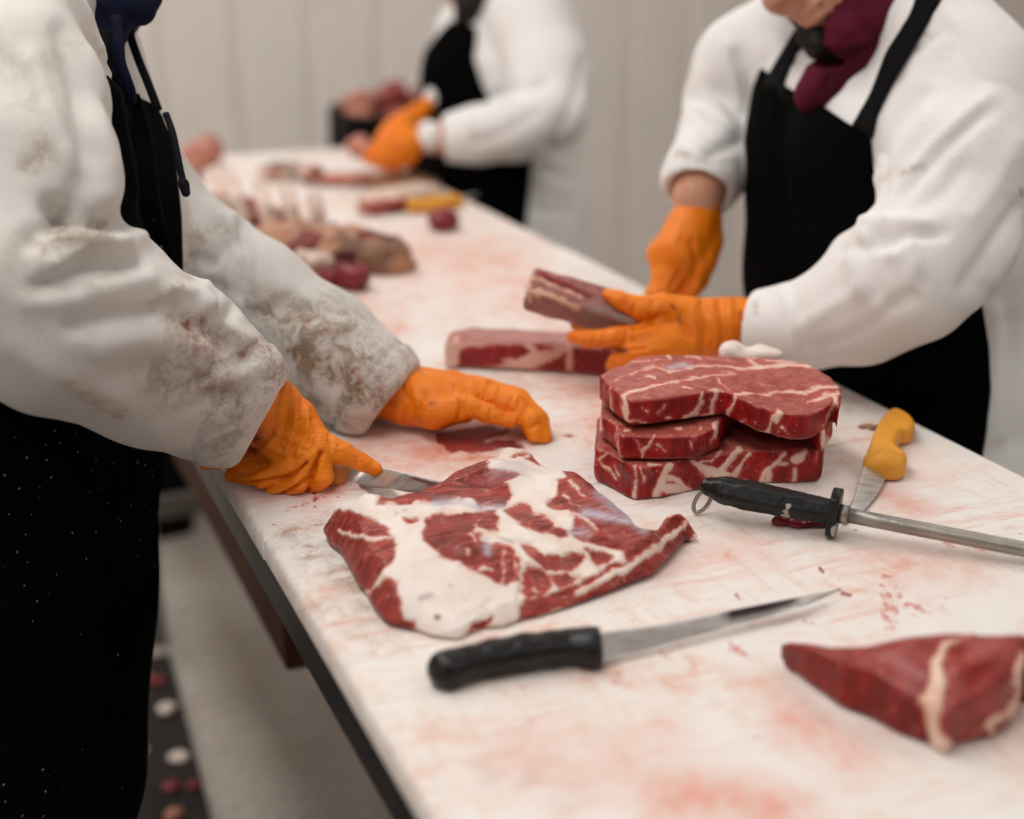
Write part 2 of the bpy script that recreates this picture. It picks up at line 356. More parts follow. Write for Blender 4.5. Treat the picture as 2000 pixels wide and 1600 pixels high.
def cloth(name, col, dirt=(116, 90, 64), red=(150, 62, 48), weave=1.0):
    s = Nt(name); n = s.noise(5, 4); c = s.mix(s.step(n, .35, .7), col, tuple(x * .94 for x in col[:3]) + (1,))
    d = s.attr('dirt'); nz = s.noise(52, 7, .75, dist=.8); c = s.mix(s.math('MULTIPLY', s.math('MINIMUM', d, 1.0), s.step(nz, .42, .62)), c, lin(*dirt))
    c = s.mix(s.math('MULTIPLY', d, .35, True), c, lin(188, 164, 138))
    r = s.attr('red'); c = s.mix(s.math('MULTIPLY', r, s.step(s.noise(75, 5, .7), .44, .62)), c, lin(*red))
    dk = s.math('ABSOLUTE', s.math('SUBTRACT', s.noise(70, 4, .65, dist=1.2), .5)); c = s.mix(s.math('MULTIPLY', s.step(dk, 0, .03, .75, 0), s.math('MULTIPLY', s.step(s.noise(17), .5, .62), s.math('MULTIPLY', d, 1.0, True))), c, lin(72, 50, 36))
    w = s.n('ShaderNodeTexWave', {'Vector': s.map((1, 1, 1), (.3, .2, .4)), 'Scale': 260.0}).outputs[1]
    h = s.math('ADD', s.math('MULTIPLY', s.noise(300, 2), weave), s.math('MULTIPLY', s.noise(40, 4), 2.0))
    return s.done(c, .9, .15, s.bump(h, .0012, .55), Sheen_Weight=.1)
M['coat'] = cloth('white_cotton', lin(244, 242, 240)); M['coat_worn'] = cloth('worn_white_cotton', lin(226, 222, 217))
def apron_mat(name, specks):
    s = Nt(name); c = s.mix(s.step(s.noise(6, 4), .4, .75), (.0012, .0011, .0011, 1), (.003, .0028, .0026, 1))
    if specks:
        v = s.vor(60); l = s.n('ShaderNodeSeparateColor', {0: s.vor(60, out='Color')}).outputs[0]
        k = s.math('MULTIPLY', s.step(v, .04, .10, 1, 0), s.math('MULTIPLY', s.step(l, .76, .78), s.step(s.noise(7, 3), .46, .54)))
        v2 = s.vor(150); l2 = s.n('ShaderNodeSeparateColor', {0: s.vor(150, out='Color')}).outputs[1]
        k2 = s.math('MULTIPLY', s.step(v2, .1, .22, .6, 0), s.math('MULTIPLY', s.step(l2, .82, .84), s.step(s.noise(6, 3), .48, .56)))
        c = s.mix(s.math('MAXIMUM', k, k2), c, s.mix(s.step(l, .93, .94), lin(176, 160, 140), lin(150, 82, 60)))
    return s.done(c, .85, .03, s.bump(s.noise(240, 2), .0008, .5))
M['apron'] = apron_mat('black_apron_cloth', True); M['apron_clean'] = apron_mat('black_apron_plain', False)
M['strap'] = plain('black_webbing', (.004, .004, .0045, 1), .85, .12)
M['navy'] = plain('navy_cotton', lin(15, 19, 44), .85, .15, 0, 30, .5, .001, 200)
M['cord'] = plain('dark_cord', lin(14, 16, 26), .8, .2)
M['maroon'] = plain('maroon_jersey', lin(92, 22, 44), .85, .15, 0, 14, .45, .0015, 160)
M['trouser'] = plain('dark_trouser_cloth', lin(26, 26, 30), .9, .1)
M['boot'] = plain('black_rubber_boot', lin(16, 16, 16), .4, .4)
M['hair'] = plain('dark_hair_or_hood_shade', lin(22, 14, 11), .6, .3, 0, 200, .6)
M['beard_or_hood_shade'] = plain('reddish_beard', lin(74, 40, 22), .7, .2, 0, 260, .6, .003, 400)
M['skin'] = plain('skin', lin(206, 150, 122), .5, .35, 0, 30, .12)
M['eye'] = plain('eye_white', lin(235, 230, 225), .2, .5)
def glove_mat():
    s = Nt('orange_nitrile'); n = s.noise(24, 4); c = s.mix(s.step(n, .35, .7), lin(246, 136, 8), lin(238, 120, 4))
    bl = s.attr('red'); c = s.mix(s.math('MULTIPLY', bl, s.step(s.noise(60, 4), .35, .6, .4, 1)), c, lin(120, 28, 8))
    wr = s.noise(1.0, 4, .6, s.map((70, 70, 190), (.3, .4, .2)), .4)
    return s.done(c, .46, .4, s.bump(s.math('ADD', wr, s.math('MULTIPLY', s.noise(420, 2), .12)), .0032, .7))
M['glove'] = glove_mat()
M['handle_black'] = plain('black_handle', lin(20, 18, 18), .36, .4, 0, 30, .35, .0008, 180)
def grubby_black():
    s = Nt('grubby_black_handle'); v = s.noise(75, 3, .6); r = s.math('ABSOLUTE', s.math('SUBTRACT', v, .64))
    c = s.mix(s.step(v, .665, .69), lin(16, 15, 16), lin(150, 112, 108)); c = s.mix(s.step(s.noise(50, 2), .68, .71), c, lin(168, 158, 154))
    return s.done(c, .36, .3, s.bump(s.noise(120), .0008))
M['handle_grubby'] = grubby_black()
M['handle_yellow'] = plain('yellow_handle', lin(233, 160, 52), .5, .4, 0, 22, .12, .0006, 120)
M['handle_wood'] = plain('stained_tan_handle', lin(214, 134, 62), .5, .4, 0, 30, .3)
def blade_mat():
    s = Nt('stained_blade_steel'); n = s.noise(1.0, 4, .6, s.map((30, 180, 30)))
    c = s.mix(s.step(n, .35, .7), lin(206, 202, 198), lin(168, 162, 158)); d = s.attr('dark'); c = s.mix(s.math('MULTIPLY', d, s.step(s.noise(60), .25, .5, .6, 1)), c, lin(46, 34, 34))
    return s.done(c, s.step(n, .3, .7, .28, .45), .5, None, .45)
M['blade'] = blade_mat()
M['rod'] = plain('grooved_steel_rod', lin(168, 162, 156), .4, .5, .8, 25, .3, .0004, 300)

M['backbone'] = meat('backbone_flesh', (120, 34, 30), (150, 56, 46), (70, 24, 20), fat=(186, 138, 108), marble=.1, edge=(120, 60, 44))
# ------------------------------------------------------------------ the room
WX0, WX1, WY0, WY1, CH = -2.2, 4.6, -2.4, 4.62, 2.85
def struct(name, V, F, mat, parent=None, smooth=False, **k): return tag(obj(name, V, F, mat, parent, smooth, **k), kind=None if parent else 'structure')
struct('floor', *box((WX0, WY0, -.05), (WX1, WY1, 0)), M['concrete'])
struct('ceiling', *box((WX0, WY0, CH), (WX1, WY1, CH + .05)), M['ceiling'])
wb = struct('wall_back', *box((WX0, WY1, 0), (WX1, WY1 + .05, CH)), M['wall'])
wr = struct('wall_right', *box((WX1, WY0, 0), (WX1 + .05, WY1, CH)), M['wall'])
wl = struct('wall_left', *box((WX0 - .05, WY0, 0), (WX0, WY1, CH)), M['wall'])
def pan_profile(w):                                           # pressed metal liner: a broad flat with a low rib at its edge
    return [(0, 0), (0, .004), (w * .05, .024), (w * .82, .024), (w * .87, .004), (w * .93, .004), (w, .004), (w, 0)]
PW = .232
def pan_mesh(w, axis):
    pr = pan_profile(w); n = len(pr); V = []
    for z in (0.0, CH - .002):
        for a, b in pr: V.append((a, -b, z) if axis == 'x' else (-b, -a, z))
    F = [[i, i + 1, n + i + 1, n + i] for i in range(n - 1)] + [[0, n, 2 * n - 1, n - 1], list(range(n))[::-1], list(range(n, 2 * n))]
    return make_mesh('wall_panel', np.array(V), F, M['wall'], False)
pm = pan_mesh(PW - .002, 'x')
for i in range(int((WX1 - WX0) / PW) - 1):
    o = bpy.data.objects.new('wall_panel', pm); COL.objects.link(o); o.parent = wb
    o.location = (WX0 + i * PW + .184 - wb.location[0], WY1 - wb.location[1], 0.001)
pm2 = pan_mesh(PW - .002, 'y')
for i in range(14):
    o = bpy.data.objects.new('wall_panel', pm2); COL.objects.link(o); o.parent = wr
    o.location = (WX1 - wr.location[0], WY1 - .05 - i * PW - wr.location[1], 0.001)
# ceiling lights: long fluorescent fittings; the room-front ones added, unseen, for frontal fill
V, F = box((-.075, -.62, -.06), (.075, .62, 0), .01); fit_h = make_mesh('housing', V, F, M['ceiling'], False)
s = Nt('lit_diffuser'); s.done(lin(255, 250, 242), .5, Emission_Color=(1.0, .985, .965, 1), Emission_Strength=LAMP)
V, F = box((-.13, -.60, -.085), (.13, .60, -.055), .012); fit_d = make_mesh('diffuser', V, F, s.m, False)
s2 = Nt('lit_diffuser_row'); s2.done(lin(255, 250, 242), .5, Emission_Color=(1.0, .985, .965, 1), Emission_Strength=LAMP * 1.75); fit_e = make_mesh('diffuser', V, F, s2.m, False)
for k, (x, y, lab) in enumerate([(-.18, .8, 'fluorescent ceiling light nearest above the left table edge'), (-.18, 3.7, 'fluorescent ceiling light above the far left table end'),
                                 (1.9, 1.4, 'fluorescent ceiling light behind the worker on the right'), (1.9, 3.7, 'fluorescent ceiling light by the back wall at right'),
                                 (.9, -1.3, 'added fluorescent fill light near the room front, between two others'), (-1.3, -.4, 'added fluorescent fill light near the room front, by the left wall'), (2.8, -.6, 'added fluorescent fill light near the room front, far right'), (-.18, 2.25, 'fluorescent ceiling light above the left table edge, midway along')]):
    f = empty('ceiling_light', (x, y, CH), lab, 'light', 'fluorescent ceiling lights')
    for nm, me in (('housing', fit_h), ('diffuser', fit_e if x == -.18 else fit_d)):
        o = bpy.data.objects.new(nm, me); COL.objects.link(o); o.parent = f
# ------------------------------------------------------------------ table and cutting boards
XL, XR, YN, YF, BT = .237, .951, .30, 3.155, .022
tb = empty('work_table', ((XL + XR) / 2, (YN + YF) / 2, 0), 'long steel framed butcher work table under white cutting boards', 'table')
zt = TT - BT
for a, b, nm in [((XL + .004, YN, zt - .048), (XL + .05, YF, zt - .001), 'side_rail'), ((XR - .05, YN, zt - .048), (XR - .004, YF, zt - .001), 'side_rail'),
                 ((XL + .051, YN, zt - .048), (XR - .051, YN + .045, zt - .001), 'end_rail'), ((XL + .051, YF - .045, zt - .048), (XR - .051, YF, zt - .001), 'end_rail'),
                 ((XL + .051, 1.6, zt - .045), (XR - .051, 1.65, zt - .001), 'cross_rail'), ((XL + .051, 2.4, zt - .045), (XR - .051, 2.45, zt - .001), 'cross_rail')]:
    obj(nm, *box(a, b, .004), M['steel_dark'], tb, False)
LX = .305
for x in (LX, XR - .07):
    for y in (.42, 2.68): obj('leg', *box((x, y, 0), (x + .045, y + .045, zt - .05), .004), M['leg_steel'], tb, False)
obj('stretcher', *box((LX + .046, 2.68, .28), (XR - .071, 2.72, .32), .004), M['leg_steel'], tb, False)
obj('stretcher', *box((LX + .046, .42, .28), (XR - .071, .46, .32), .004), M['leg_steel'], tb, False)
obj('stretcher', *box((.60, .466, .28), (.64, 2.679, .32), .004), M['leg_steel'], tb, False)
def board_mesh(y0, y1, x0, x1, res, dz=0.0):
    # top face finely gridded so stains can lie on it; edges rounded over and slightly worn
    nx, ny = int((x1 - x0) / res), int((y1 - y0) / res)
    gx, gy = np.linspace(x0, x1, nx + 1), np.linspace(y0, y1, ny + 1); X, Y = np.meshgrid(gx, gy, indexing='ij')
    P0 = np.stack([X.ravel(), Y.ravel()] + [0 * X.ravel()], 1)
    ey = np.minimum(Y - y0, y1 - Y) + np.clip((X - x0 - .06) / .05, 0, 1); e = np.minimum(np.minimum(X - x0, x1 - X), ey)
    Z = TT + dz - .004 * np.clip(1 - e / .005, 0, 1) ** 2 + .0004 * vnoise(P0, 9, 3).reshape(X.shape)
    V = np.stack([X.ravel(), Y.ravel(), Z.ravel()], 1); I = np.arange((nx + 1) * (ny + 1)).reshape(nx + 1, ny + 1)
    Q = np.stack([I[:-1, :-1], I[1:, :-1], I[1:, 1:], I[:-1, 1:]], -1).reshape(-1, 4)
    rim = np.concatenate([I[:-1, 0], I[-1, :-1], I[:0:-1, -1], I[0, :0:-1]]); n0 = len(V); W_ = V[rim].copy(); W_[:, 2] = TT + dz - BT + .001
    V = np.concatenate([V, W_]); m = len(rim); k = np.arange(m); k2 = (k + 1) % m
    Q = np.concatenate([Q, np.stack([rim[k2], rim[k], n0 + k, n0 + k2], 1)])
    return V, Q, n0 + k[::-1]
C4 = lambda *p: [(400 + .35 * x, 650 + .35 * y) for x, y in p]
BLOOD = [C4((1290, 560), (1400, 540), (1560, 520), (1680, 535), (1700, 560), (1640, 580), (1560, 600), (1530, 640), (1480, 672), (1420, 650), (1340, 640), (1280, 600)), [(1092, 851), (1112, 847), (1130, 853), (1110, 858)],
         [(860, 868), (1000, 858), (1030, 872), (930, 884), (880, 884)]]
BLINE = [([(614, 965), (617, 990)], [4, 1]), ([(1642, 1156), (1660, 1158)], [3, 2]), ([(1573, 1217), (1590, 1221)], [3, 2]), ([(1440, 1160), (1446, 1170)], [3, 2]), ([(1600, 1110), (1606, 1116)], [3, 2])]
SMEAR = [([(1735, 1140), (1742, 1165), (1738, 1215)], [18, 22, 20]), ([(1770, 1182), (1790, 1186)], [10, 18]), ([(1812, 1180), (1822, 1187)], [8, 8]), ([(1425, 1262), (1450, 1270)], [14, 10]), ([(1205, 1330), (1235, 1345)], [14, 10]),
         ([(1850, 1060), (1930, 1075)], [10, 8]), ([(560, 1000), (640, 960), (690, 925)], [5, 6, 8]), ([(1290, 1275), (1310, 1285)], [8, 8])]
PINK = [([(700, 900), (820, 880), (960, 900)], 45, 1.0), ([(870, 860), (1000, 850)], 40, 1), ([(1100, 745), (1200, 770), (1160, 830)], 40, .6), ([(780, 500), (980, 520), (1100, 640)], 60, .6), ([(1700, 1090), (1900, 1110)], 40, .5),
        ([(1300, 1100), (1500, 1080)], 40, .35), ([(1560, 1420), (1650, 1480)], 60, .9), ([(1300, 1560), (1560, 1590)], 60, .9), ([(1000, 1480), (1200, 1500)], 80, .45), ([(1700, 960), (1800, 1000)], 30, .6), ([(650, 590), (760, 640)], 40, .6), ([(1480, 1330), (1560, 1400)], 40, .4),
        ([(1150, 1500), (1300, 1440)], 50, .5), ([(600, 980), (660, 950)], 22, .8), ([(1740, 870), (1840, 930)], 30, .3)]
GRIME = [([(540, 1045), (620, 1030)], 12, 1.0), ([(600, 1070), (680, 1120), (740, 1190)], 34, .9), ([(620, 1180), (760, 1260)], 34, .5), ([(640, 1010), (600, 1050)], 20, .6), ([(1160, 700), (1180, 770)], 24, .6), ([(1660, 800), (1740, 780)], 14, .5), ([(1150, 770), (1060, 740)], 22, .4),
         ([(640, 960), (760, 975)], 12, .5), ([(940, 1500), (1100, 1560)], 60, .25)]
def board_obj(name, y0, y1, x0, x1, res, label, dz=0.0):
    V, Q, cap = board_mesh(y0, y1, x0, x1, res, dz)
    px, d = proj(V); up = V[:, 2] > TT + dz - .012
    at = {'blood': np.where(up, region(V, BLOOD, BLINE), -60), 'smear': np.where(up, region(V, [], SMEAR), -60)}
    for nm, L in (('pink', PINK), ('grime', GRIME)):
        a = np.zeros(len(V))
        for p, w, v in L: a = np.maximum(a, v * np.exp(-np.maximum(line_d(px[:, 0], px[:, 1], p), 0) ** 2 / w ** 2))
        at[nm] = a * up
    at['grime'] = np.maximum(at['grime'], .22 * np.exp(-((V[:, 0] - x0) / .02) ** 2) * (V[:, 1] < 1.5))
    o = obj(name, V, Q, M['board'], None, True, at)
    return tag(o, label, 'cutting board', 'white cutting boards on the table')
board_obj('cutting_board', YN, 1.128, XL, XR, .003, 'nearest white cutting board, carrying the meat slab and loose black knife')
board_obj('cutting_board', 1.1284, 2.05, XL - .001, XR, .004, 'middle white cutting board, blood pooled under the flat gloved hand')
board_obj('cutting_board', 2.0504, YF, XL, XR, .008, 'farthest white cutting board, strewn with ribs and bones')
# ------------------------------------------------------------------ things on and near the floor
tag(obj('timber_box', *box((.35, 1.58, .52), (.62, 2.38, zt - .05), .006), M['brown_wood'], None, False), 'dark brown wooden box fixed under the table top', 'box')
fm = tag(obj('floor_mat', np.array([(-1.6, .4, 0), (.215, .4, 0), (.345, 2.62, 0), (-1.6, 2.62, 0), (-1.6, .4, .014), (.215, .4, .014), (.345, 2.62, .014), (-1.6, 2.62, .014)]),
        [[3, 2, 1, 0], [4, 5, 6, 7], [0, 1, 5, 4], [1, 2, 6, 5], [2, 3, 7, 6], [3, 0, 4, 7]], M['mat_rubber'], None, False), 'dark rubber mat on the floor left of the table', 'mat')
rs = random.Random(4)
for i, (x, y, big, mt, lab) in enumerate([(313, 1328, 13, 'redcube', 'reddish scrap on the mat, farthest right of the farthest pair'), (278, 1322, 10, 'pinkmeat', 'pale pink scrap on the mat beside the black apron, farthest of all'), (327, 1384, 12, 'fatbit', 'white fat scrap on the mat by the lit floor strip, the farther one'),
                                    (347, 1480, 13, 'fatbit', 'white fat scrap on the mat by the lit floor strip, the nearer one'), (330, 1536, 12, 'redcube', 'reddish scrap on the mat below the white scraps'), (374, 1534, 9, 'redcube', 'reddish scrap at the right edge of the mat'),
                                    (335, 1592, 12, 'pinkmeat', 'pink scrap on the mat at the bottom of the frame'), (272, 1462, 9, 'fatbit', 'pale scrap on the mat beside the black apron, nearer one')]):
    c = T(x, y, .02); S = Sdf(c - .04, c + .04, .003)
    for k in range(3): S.ell(c + np.array([rs.uniform(-1, 1) * .008, rs.uniform(-1, 1) * .008, 0]), np.array([.012, .010, .006]) * big / 11, None, .006)
    S.plane((0, 0, .0145), (0, 0, -1)); tag(obj('meat_scrap', *S.mesh(), M[mt]), lab, 'scrap', 'scraps dropped on the floor mat')
def tub(x, y, w, l, h, flare, wav, rim, name):
    n = 48; V, F = [], []
    for j, (z, s) in enumerate([(0, 1), (h * .3, 1 - .35 * flare), (h * .7, 1 - .8 * flare), (h - .02, 1 - flare), (h, 1.02 - flare), (h + .008, 1.0 - flare), (h - .02, .93 - flare), (.15, .9 - flare)]):
        for k in range(n):
            a = 2 * math.pi * k / n; q = 1 + (wav * math.sin(9 * a + j) * (j < 4)); c, sn = math.cos(a), math.sin(a)
            r = (abs(c) ** 4 + abs(sn) ** 4) ** -.25; V.append((x + w * s * q * c * r, y + l * s * q * sn * r, z))
    m = len(V) // n
    for j in range(m - 1):
        for k in range(n): F.append([j * n + k, j * n + (k + 1) % n, (j + 1) * n + (k + 1) % n, (j + 1) * n + k])
    F.append([(m - 1) * n + k for k in range(n)])
    return np.array(V), F
tag(obj('storage_tub', *tub(.42, 3.32, .10, .11, .62, .06, .0, 1, ''), M['black_plastic']), 'black plastic tub on the floor beyond the table leg', 'tub')
# ------------------------------------------------------------------ the meat on the table
C5 = lambda *p: [(600 + .4 * x, 840 + .4 * y) for x, y in p]
C6 = lambda *p: [(1100 + .3 * x, 640 + .3 * y) for x, y in p]
CR_ = lambda *p: [(1450 + .275 * x, 1150 + .275 * y) for x, y in p]
def XY(px, z):                                                # pixel outline -> table coordinates, at height z (number or one per point)
    z = np.broadcast_to(np.asarray(z, float), (len(px),)); return np.array([T(x, y, zz)[:2] for (x, y), zz in zip(px, z)])
def sm(x, a, b): t = np.clip((x - a) / (b - a), 0, 1); return t * t * (3 - 2 * t)

# --- the flat shoulder slab being trimmed
red = [C5((20, 400), (60, 375), (130, 396), (200, 410), (300, 432), (350, 465), (395, 500), (412, 532), (440, 565), (420, 620), (380, 670), (340, 740), (312, 787), (270, 800), (200, 710), (150, 620), (120, 570), (60, 520), (20, 470)),
       C5((410, 726), (440, 745), (442, 790), (455, 850), (470, 900), (480, 930), (530, 940), (538, 968), (460, 985), (350, 945), (300, 860), (315, 795), (365, 765)),
       C5((340, 356), (370, 320), (440, 295), (520, 292), (600, 235), (680, 185), (780, 150), (860, 112), (885, 150), (880, 185), (890, 205), (960, 205), (1030, 210), (1045, 220), (1000, 245), (960, 262), (990, 285), (1000, 310), (985, 350), (960, 375), (900, 368), (850, 375), (800, 345), (740, 335), (700, 350), (650, 355), (620, 350), (560, 345), (480, 345), (400, 350)),
       C5((470, 430), (550, 430), (555, 450), (510, 462), (475, 450)),
       C5((580, 440), (620, 415), (660, 405), (730, 415), (790, 410), (860, 390), (930, 380), (925, 420), (930, 490), (880, 495), (830, 480), (815, 500), (880, 555), (930, 560), (1000, 570), (1035, 640), (1030, 740), (970, 760), (900, 740), (840, 710), (790, 680), (740, 650), (690, 630), (640, 610), (600, 570), (570, 520)),
       C5((965, 400), (1010, 370), (1050, 360), (1090, 380), (1110, 405), (1180, 430), (1210, 470), (1260, 490), (1260, 520), (1230, 540), (1170, 510), (1130, 490), (1090, 485), (1060, 465), (1010, 440)),
       C5((1220, 250), (1270, 232), (1255, 192), (1310, 200), (1385, 240), (1450, 285), (1520, 335), (1600, 392), (1660, 465), (1700, 465), (1760, 425), (1835, 400), (1880, 425), (1840, 450), (1750, 520), (1680, 570), (1600, 620), (1560, 640), (1540, 590), (1450, 570), (1380, 555), (1310, 520), (1280, 490), (1300, 430), (1250, 400), (1190, 370), (1180, 345), (1220, 310)),
       C5((1040, 545), (1090, 550), (1120, 580), (1160, 620), (1220, 610), (1290, 600), (1370, 620), (1340, 640), (1280, 690), (1220, 700), (1160, 690), (1120, 650), (1080, 610)),
       C5((1050, 690), (1080, 655), (1140, 670), (1190, 720), (1200, 770), (1170, 810), (1080, 825), (1050, 790)), C5((1200, 720), (1260, 710), (1330, 715), (1310, 760), (1240, 790), (1210, 770)),
       C5((1355, 590), (1420, 590), (1500, 625), (1470, 660), (1420, 680), (1380, 640)),
       C5((1060, 860), (1060, 832), (1150, 820), (1250, 790), (1330, 760), (1420, 700), (1500, 660), (1600, 620), (1700, 580), (1780, 510), (1850, 450), (1925, 450), (1860, 540), (1800, 640), (1710, 720), (1610, 765), (1510, 805), (1390, 845), (1200, 885), (1100, 915), (1035, 930)),
       C5((1070, 145), (1120, 118), (1185, 162), (1130, 170), (1090, 158)), C5((1000, 128), (1060, 116), (1075, 130), (1020, 138)), C5((775, 985), (800, 950), (850, 930), (900, 895), (885, 935), (830, 975))]
fatl = [(C5((160, 488), (230, 520), (300, 535), (410, 532)), [3, 4, 3, 3]), (C5((1330, 800), (1430, 745), (1550, 675), (1700, 585), (1790, 510), (1850, 455)), [8, 7, 7, 5, 5, 3]), (C5((830, 480), (800, 520), (830, 560)), [2, 3, 2]),
        (C5((1290, 420), (1350, 440), (1420, 500)), [2, 4, 2]), (C5((1380, 560), (1320, 560), (1250, 590)), [3, 3, 3]), (C5((1010, 570), (1020, 700), (1000, 760)), [1, 1, 1]), (C5((1280, 250), (1330, 290), (1360, 320)), [4, 3, 1]), (C5((1260, 320), (1290, 350), (1330, 380)), [3, 2, 2]),
        (C5((960, 590), (970, 680), (950, 740)), [1, 1.5, 1]), (C5((1220, 420), (1240, 440)), [4, 3]), (C5((780, 590), (785, 620)), [2, 1]), (C5((820, 700), (860, 680), (900, 690)), [1, 4, 2]), (C5((1100, 480), (1090, 450)), [1, 1]), (C5((1080, 720), (1120, 790)), [1, 2])]
outl = C5((66, 410), (130, 394), (230, 385), (345, 355), (370, 322), (440, 298), (520, 292), (600, 238), (680, 188), (780, 155), (860, 115), (920, 78), (1000, 65), (1080, 80), (1140, 110), (1180, 155), (1260, 192), (1310, 200), (1385, 240), (1450, 290), (1520, 345), (1600, 390), (1655, 470), (1700, 465), (1760, 425), (1835, 402), (1870, 420), (1912, 460),
          (1850, 535), (1780, 615), (1700, 695), (1600, 735), (1500, 775), (1380, 820), (1260, 858), (1150, 890), (1040, 915), (960, 945), (870, 950), (790, 985), (740, 1008), (680, 1000), (600, 990), (540, 965), (480, 960), (375, 930), (320, 865), (290, 795), (240, 745), (190, 645), (155, 585), (100, 545), (62, 475))
zz = np.concatenate([np.full(4, .024), np.full(7, .036), np.full(5, .026), np.full(7, .03), np.full(5, .018), np.full(len(outl) - 28, .006)]) + TT
pl = XY(outl, zz); lo, hi = pl.min(0), pl.max(0)
S = Sdf([*(lo - .01), TT], [*(hi + .01), TT + .075], .0021)
flap = XY(C5((345, 356), (520, 320), (680, 262), (870, 170), (960, 215)), TT + .04); rm = XY(C5((1300, 260), (1450, 400), (1640, 520)), TT + .03); tail = XY(C5((1100, 860), (1400, 760), (1640, 640), (1850, 470)), TT + .02)
lm = XY(C5((100, 450), (250, 620), (400, 850)), TT + .02); cm = XY(C5((640, 470), (800, 600), (960, 690)), TT + .03)
def slab_top(X, Y, sd):
    h = .026 + .010 * sm(sd, 0, .05)
    for L, a, w in ((flap, .013, .026), (rm, .010, .022), (tail, .004, .018), (lm, .006, .03), (cm, .005, .03)): h = h + a * np.exp(-(line_d(X, Y, L) / w) ** 2)
    P = np.stack([X.ravel(), Y.ravel(), 0 * X.ravel()], 1)
    h = h + (.0022 * vnoise(P, 38, 1) + .0012 * vnoise(P, 85, 2)).reshape(X.shape)
    h = h * (1 - .55 * (1 - sm(Y, .89, .985)))
    tailw = sm(X, .545, .60) * (1 - sm(Y, 1.06, 1.12)); h = h * (1 - .38 * tailw)
    return TT + np.maximum(h, .008) * (.55 + .45 * sm(sd, 0, .014))
S.prism(pl, TT + .0008, slab_top, .009)
V, Q = S.mesh(); N = normals(V, Q)
fat = -region(V, red); fat = np.maximum(fat, region(V, [], fatl)); r3 = region(V, red)
V = V + N * (.0012 * sm(fat, -4, 4))[:, None]
film = stroke_attr(V, Q, [(C5((1440, 300), (1520, 380), (1640, 465)), 14, 1.0), (C5((1350, 400), (1500, 430), (1600, 450)), 9, .8), (C5((620, 352), (740, 345), (850, 375), (960, 372)), 7, .8), (C5((870, 540), (880, 590)), 8, .9), (C5((930, 180), (1040, 190)), 16, .5), (C5((1290, 500), (1370, 500)), 8, .7), (C5((1560, 340), (1600, 420)), 8, .8), (C5((1590, 430), (1650, 460)), 6, .9)])
dark = np.maximum(stroke_attr(V, Q, [(C5((632, 914), (640, 914)), 4.5, 1.3), (C5((550, 825), (600, 805)), 6, .42), (C5((560, 815), (575, 812)), 5, .4), (C5((698, 758), (700, 758)), 2.5, .7), (C5((768, 825), (769, 826)), 2, .7), (C5((945, 520), (1010, 540)), 3, .5), (C5((480, 390), (470, 396)), 2, .5), (C5((430, 412), (440, 402)), 2, .5), (C5((740, 645), (760, 640)), 2, .4)]), 0)
side = sm(-N[:, 2], -.5, .1) * .6
V = sculpt(V, Q, [(C5((345, 360), (500, 350), (640, 358), (760, 345), (860, 378), (985, 360)), 5, -.0022), (C5((440, 330), (640, 280), (800, 220), (890, 190)), 5, .0022), (C5((940, 400), (935, 500), (1000, 540), (1180, 560)), 6, -.002), (C5((1215, 240), (1180, 350), (1290, 420)), 5, -.002),
                    (C5((1280, 430), (1450, 480), (1600, 560)), 6, .002), (C5((1060, 670), (1040, 800), (1050, 880)), 5, -.0025), (C5((860, 870), (900, 830), (880, 900)), 5, -.002), (C5((700, 980), (760, 960), (820, 920)), 6, .0015), (C5((820, 490), (880, 560), (900, 640)), 5, -.0018), (C5((1200, 600), (1210, 690)), 4, -.0012)])
tag(obj('meat_slab', V, Q, M['slab'], None, True, {'fat': fat, 'film': film, 'dark': dark, 'side': side}), 'broad flat slab of red and white raw beef being trimmed by a knife', 'meat')

# --- the stack of three thick steaks
def warp_top(X, Y):                                           # the right front of the steak sags over its neighbours
    return -.011 * np.exp(-(((X - .735) / .045) ** 2 + ((Y - 1.055) / .04) ** 2)) - .004 * sm(X, .64, .70)
def steak(name, poly, z0, z1, fats, lines, label, r=.006, warp=None, seed=0, dk=(), wav=.0016):
    S = Sdf([*(poly.min(0) - .01), z0 - .03], [*(poly.max(0) + .01), z1 + .012], .0021)
    S.prism(poly, z0, z1, r, warp=warp); V, Q = S.mesh(); N = normals(V, Q); sidem = sm(np.abs(N[:, 2]), .75, .45)
    V = V + N * ((wav * vnoise(V, 60, seed) + .5 * wav * vnoise(V, 140, seed + 1)) * (.35 + .65 * sidem))[:, None]
    V[:, 2] = np.maximum(V[:, 2], TT + .0006)
    fat = region(V, fats, lines); film = stroke_attr(V, Q, dk) if dk else np.zeros(len(V))
    return tag(obj(name, V, Q, M['steak'], None, True, {'fat': fat, 'side': sidem, 'film': film, 'dark': np.zeros(len(V))}), label, 'steak', 'thick beef steaks in the stack')
zb = (TT + .0005, TT + .0345); zm = (TT + .0368, TT + .0608); zt_ = (TT + .0662, TT + .0922)
p3 = XY(C6((235, 302), (300, 260), (380, 240), (430, 205), (500, 180), (600, 160), (720, 150), (850, 148), (1000, 152), (1150, 160), (1300, 162), (1450, 178), (1600, 205), (1660, 240), (1760, 290), (1802, 340), (1812, 400), (1800, 445)), zt_[1])
p3 = np.concatenate([p3, XY(C6((1770, 475), (1700, 520), (1600, 565), (1500, 570), (1400, 560), (1330, 540)), zt_[1] - .012), XY(C6((1280, 505), (1200, 478), (1130, 448), (1050, 420)), zt_[1] - .006), XY(C6((900, 415), (750, 440), (600, 462), (440, 472), (390, 442), (320, 392), (240, 312)), zt_[1])])
